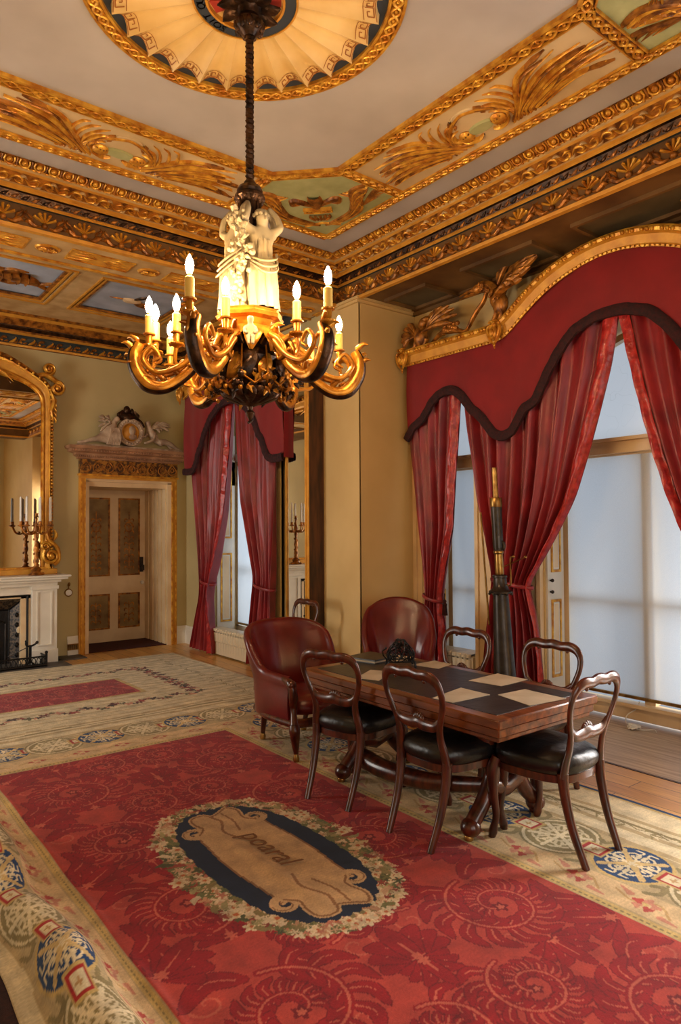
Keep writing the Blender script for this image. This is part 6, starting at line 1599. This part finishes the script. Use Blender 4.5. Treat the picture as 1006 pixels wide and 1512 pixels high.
    th=np.arctan2((Y-oy)/.67,(X-ox)/.33); rag=1+.07*np.abs(((th*19/PI)%1)-.5)*2-.05
    fill(se(.33,.675,2.6)<rag,NAV*.75)
    CART=col(200,160,112); CDK=col(140,96,56)
    w=.205+.012*np.cos((Y-oy)*8); fill((np.abs(X-ox)<w)&(np.abs(Y-oy)<.41),CART)
    for sxx in (-1,1): stroke([(ox+sxx*(.205+.012*math.cos(q*8)),oy+q) for q in np.linspace(-.41,.41,12)],.006,CDK)
    for sy in (-1,1):
        for sxx in (-1,1):
            sp=[(ox+sxx*.178+r_*math.cos(t)*1.0,oy+sy*.435+r_*math.sin(t)) for t,r_ in zip(np.linspace(-PI/2*sy+(0 if sxx>0 else 0),-PI/2*sy+sxx*sy*7.0,34),np.linspace(.062,.016,34))]
            stroke(sp,list(np.linspace(.022,.013,34)),CART); stroke([(a+.012*sxx,b) for a,b in sp[6:]],.003,CDK)
        edge=cat([(ox-.17,oy+sy*.40),(ox-.125,oy+sy*.45),(ox-.135,oy+sy*.53),(ox-.12,oy+sy*.60),(ox-.05,oy+sy*.62),(ox-.01,oy+sy*.575),(ox+.05,oy+sy*.60),(ox+.11,oy+sy*.635),(ox+.145,oy+sy*.57),(ox+.125,oy+sy*.46),(ox+.17,oy+sy*.40)],5)
        for a in np.linspace(0,1,15): stroke([(lerp(ox,x,a),lerp(oy+sy*.42,y,a)) for x,y in edge],.016,CART)
        stroke(edge,.006,CDK)
        stroke(cat([(ox-.02,oy+sy*.57),(ox+.0,oy+sy*.48),(ox-.05,oy+sy*.36),(ox-.02,oy+sy*.24)],5),.008,CDK*1.15)
        stroke(cat([(ox+.05,oy+sy*.58),(ox+.06,oy+sy*.46),(ox+.03,oy+sy*.33)],5),.006,CDK*1.15)
    # yarn-level variation
    C*=(1+rg.normal(0,.07,(ny,nx,1)))
    streak=1+.05*np.sin(Y*310)*rg.uniform(.3,1,(ny,1)); C*=streak[...,None]
    np.clip(C,0,1,out=C)
    # ---- geometry
    V=np.zeros((ny,nx,3)); yy=ys[:,None]; fade=np.clip((4.9-yy)/.9,0,1)*np.clip((yy-.3)/.3,0,1)
    wave=.022*np.sin(yy*3.1+.6)+.012*np.sin(yy*7.3)
    edge=np.clip((.96-gx[None,:])/.1,0,1)
    V[...,0]=gx[None,:]+wave*edge-(1-fade)*0
    V[...,1]=yy; lump=(1+.22*np.sin(yy*5.2+1)+.12*np.sin(yy*13))
    V[...,2]=.006+(gz[None,:]-.006)*fade*lump+.0022*(np.sin(X*5+Y*2)+np.sin(Y*6-X*3))*np.clip((T+.5),0,1)+.0022+.012*np.exp(-((gx[None,:]-.985)/.02)**2)*(.6+.4*np.sin(yy*9))
    ridge=lambda x0,y0,x1,y1,h,w: h*np.exp(-(((X-x0)*(y1-y0)-(Y-y0)*(x1-x0))/math.hypot(x1-x0,y1-y0)/w)**2)*np.clip(1.2-2*np.abs(((X-x0)*(x1-x0)+(Y-y0)*(y1-y0))/((x1-x0)**2+(y1-y0)**2)-.5),0,1)
    V[...,2]+=ridge(1.72,3.56,1.78,2.30,.010,.035)
    me=bpy.data.meshes.new('carpet'); nv=nx*ny
    i=np.arange(ny-1)[:,None]*nx+np.arange(nx-1)[None,:]; F=np.stack([i,i+1,i+nx+1,i+nx],-1).reshape(-1,4)
    me.vertices.add(nv); me.vertices.foreach_set('co',V.reshape(-1)); me.loops.add(F.size); me.loops.foreach_set('vertex_index',F.reshape(-1).astype(np.int32))
    me.polygons.add(len(F)); me.polygons.foreach_set('loop_start',np.arange(0,F.size,4,dtype=np.int32)); me.polygons.foreach_set('loop_total',np.full(len(F),4,dtype=np.int32)); me.polygons.foreach_set('use_smooth',np.ones(len(F),bool))
    at=me.color_attributes.new('pattern','FLOAT_COLOR','POINT'); at.data.foreach_set('color',np.concatenate([C.reshape(-1,3),np.ones((nv,1))],1).reshape(-1).astype(np.float32))
    me.update(); me.validate(); me.materials.append(painted('woven_carpet',.9,bscale=260,sheen=.1))
    o=bpy.data.objects.new('carpet',me); COL.objects.link(o)
    return tag(o,'large crimson carpet with cream borders, a flower wreath and a rucked-up left edge','carpet')
cp=carpet()
m=MB(); v,f=textmesh('poaral',.165,.0006)
for p in v: 
    x=p[0]+.25*p[1]; y=p[1]-.04
    m.v.append((1.845+y, 2.98-x, .0175+p[2]))
m.f=[tuple(q) for q in f]; m.m=[0]*len(m.f); m.build('cartouche_lettering',material('brown_wool',srgb(120,78,44),.9),cp,smooth=False)

m=MB(); m.bbox(-.6,.70,.3,5.2,.0005,.004,.001); o=m.build('floor_covering',material('dark_maroon_carpet',srgb(58,26,20),.95,col2=srgb(40,16,14),scale=60,bump=.3,bscale=200)); structure(o)
# ================================================================ light: chandelier bulbs (emissive), daylight through the windows, added fill lamps
def area(name,loc,target,sx,sy,power,col):
    l=bpy.data.lights.new(name,'AREA'); l.shape='RECTANGLE'; l.size=sx; l.size_y=sy; l.energy=power; l.color=col
    o=bpy.data.objects.new(name,l); COL.objects.link(o); o.location=loc; d=Vector(target)-Vector(loc); o.rotation_euler=d.to_track_quat('-Z','Y').to_euler(); return o
DAY=(.80,.90,1.0)
area('daylight_bay',(6.3,WC,1.9),(5.0,WC,1.6),4.6,3.6,DAYP*1.0,DAY)
area('daylight_far_window',(5.6,7.6,1.7),(4.3,7.6,1.6),1.4,2.8,DAYP*1.3,DAY)
area('added_fill_left',(-2.1,7.0,1.7),(0,7.0,1.5),1.25,2.6,FILLP*3.0,(1.0,.94,.86))  # fill lamp added outside an unseen left opening to brighten the far room
area('daylight_bay_side',(5.75,1.02,1.6),(2.2,1.5,.3),.62,2.6,FILLP*6,(1.0,.97,.95))
area('added_fill_front',(-.3,-2.5,1.7),(-.3,0,1.5),1.15,2.8,FILLP,(1.0,.93,.84))  # added room-fill lamp behind the camera, in an unseen wall opening
area('added_fill_front',(2.0,-2.5,1.7),(2.0,0,1.5),1.15,2.8,FILLP,(1.0,.93,.84))  # second added fill lamp behind the camera
w=bpy.data.worlds.new('world'); SC.world=w; w.use_nodes=True; w.node_tree.nodes['Background'].inputs[0].default_value=(.75,.86,1,1); w.node_tree.nodes['Background'].inputs[1].default_value=WORLD
SC.cycles.use_denoising=True; SC.cycles.sample_clamp_indirect=6; SC.cycles.sample_clamp_direct=0; SC.cycles.max_bounces=8; SC.cycles.caustics_reflective=False; SC.cycles.caustics_refractive=False
for o in SC.objects:
    g={'balloon_back_chair':'mahogany balloon-back chairs','curtain':'red damask curtains','roller_blind':'white roller blinds','window_shutter':'white and gilt window shutters','radiator':'cream radiators under the windows','pelmet':'gilded pelmets with red valances'}.get(o.name.split('.')[0])
    if g and o.parent is None: o['group']=g
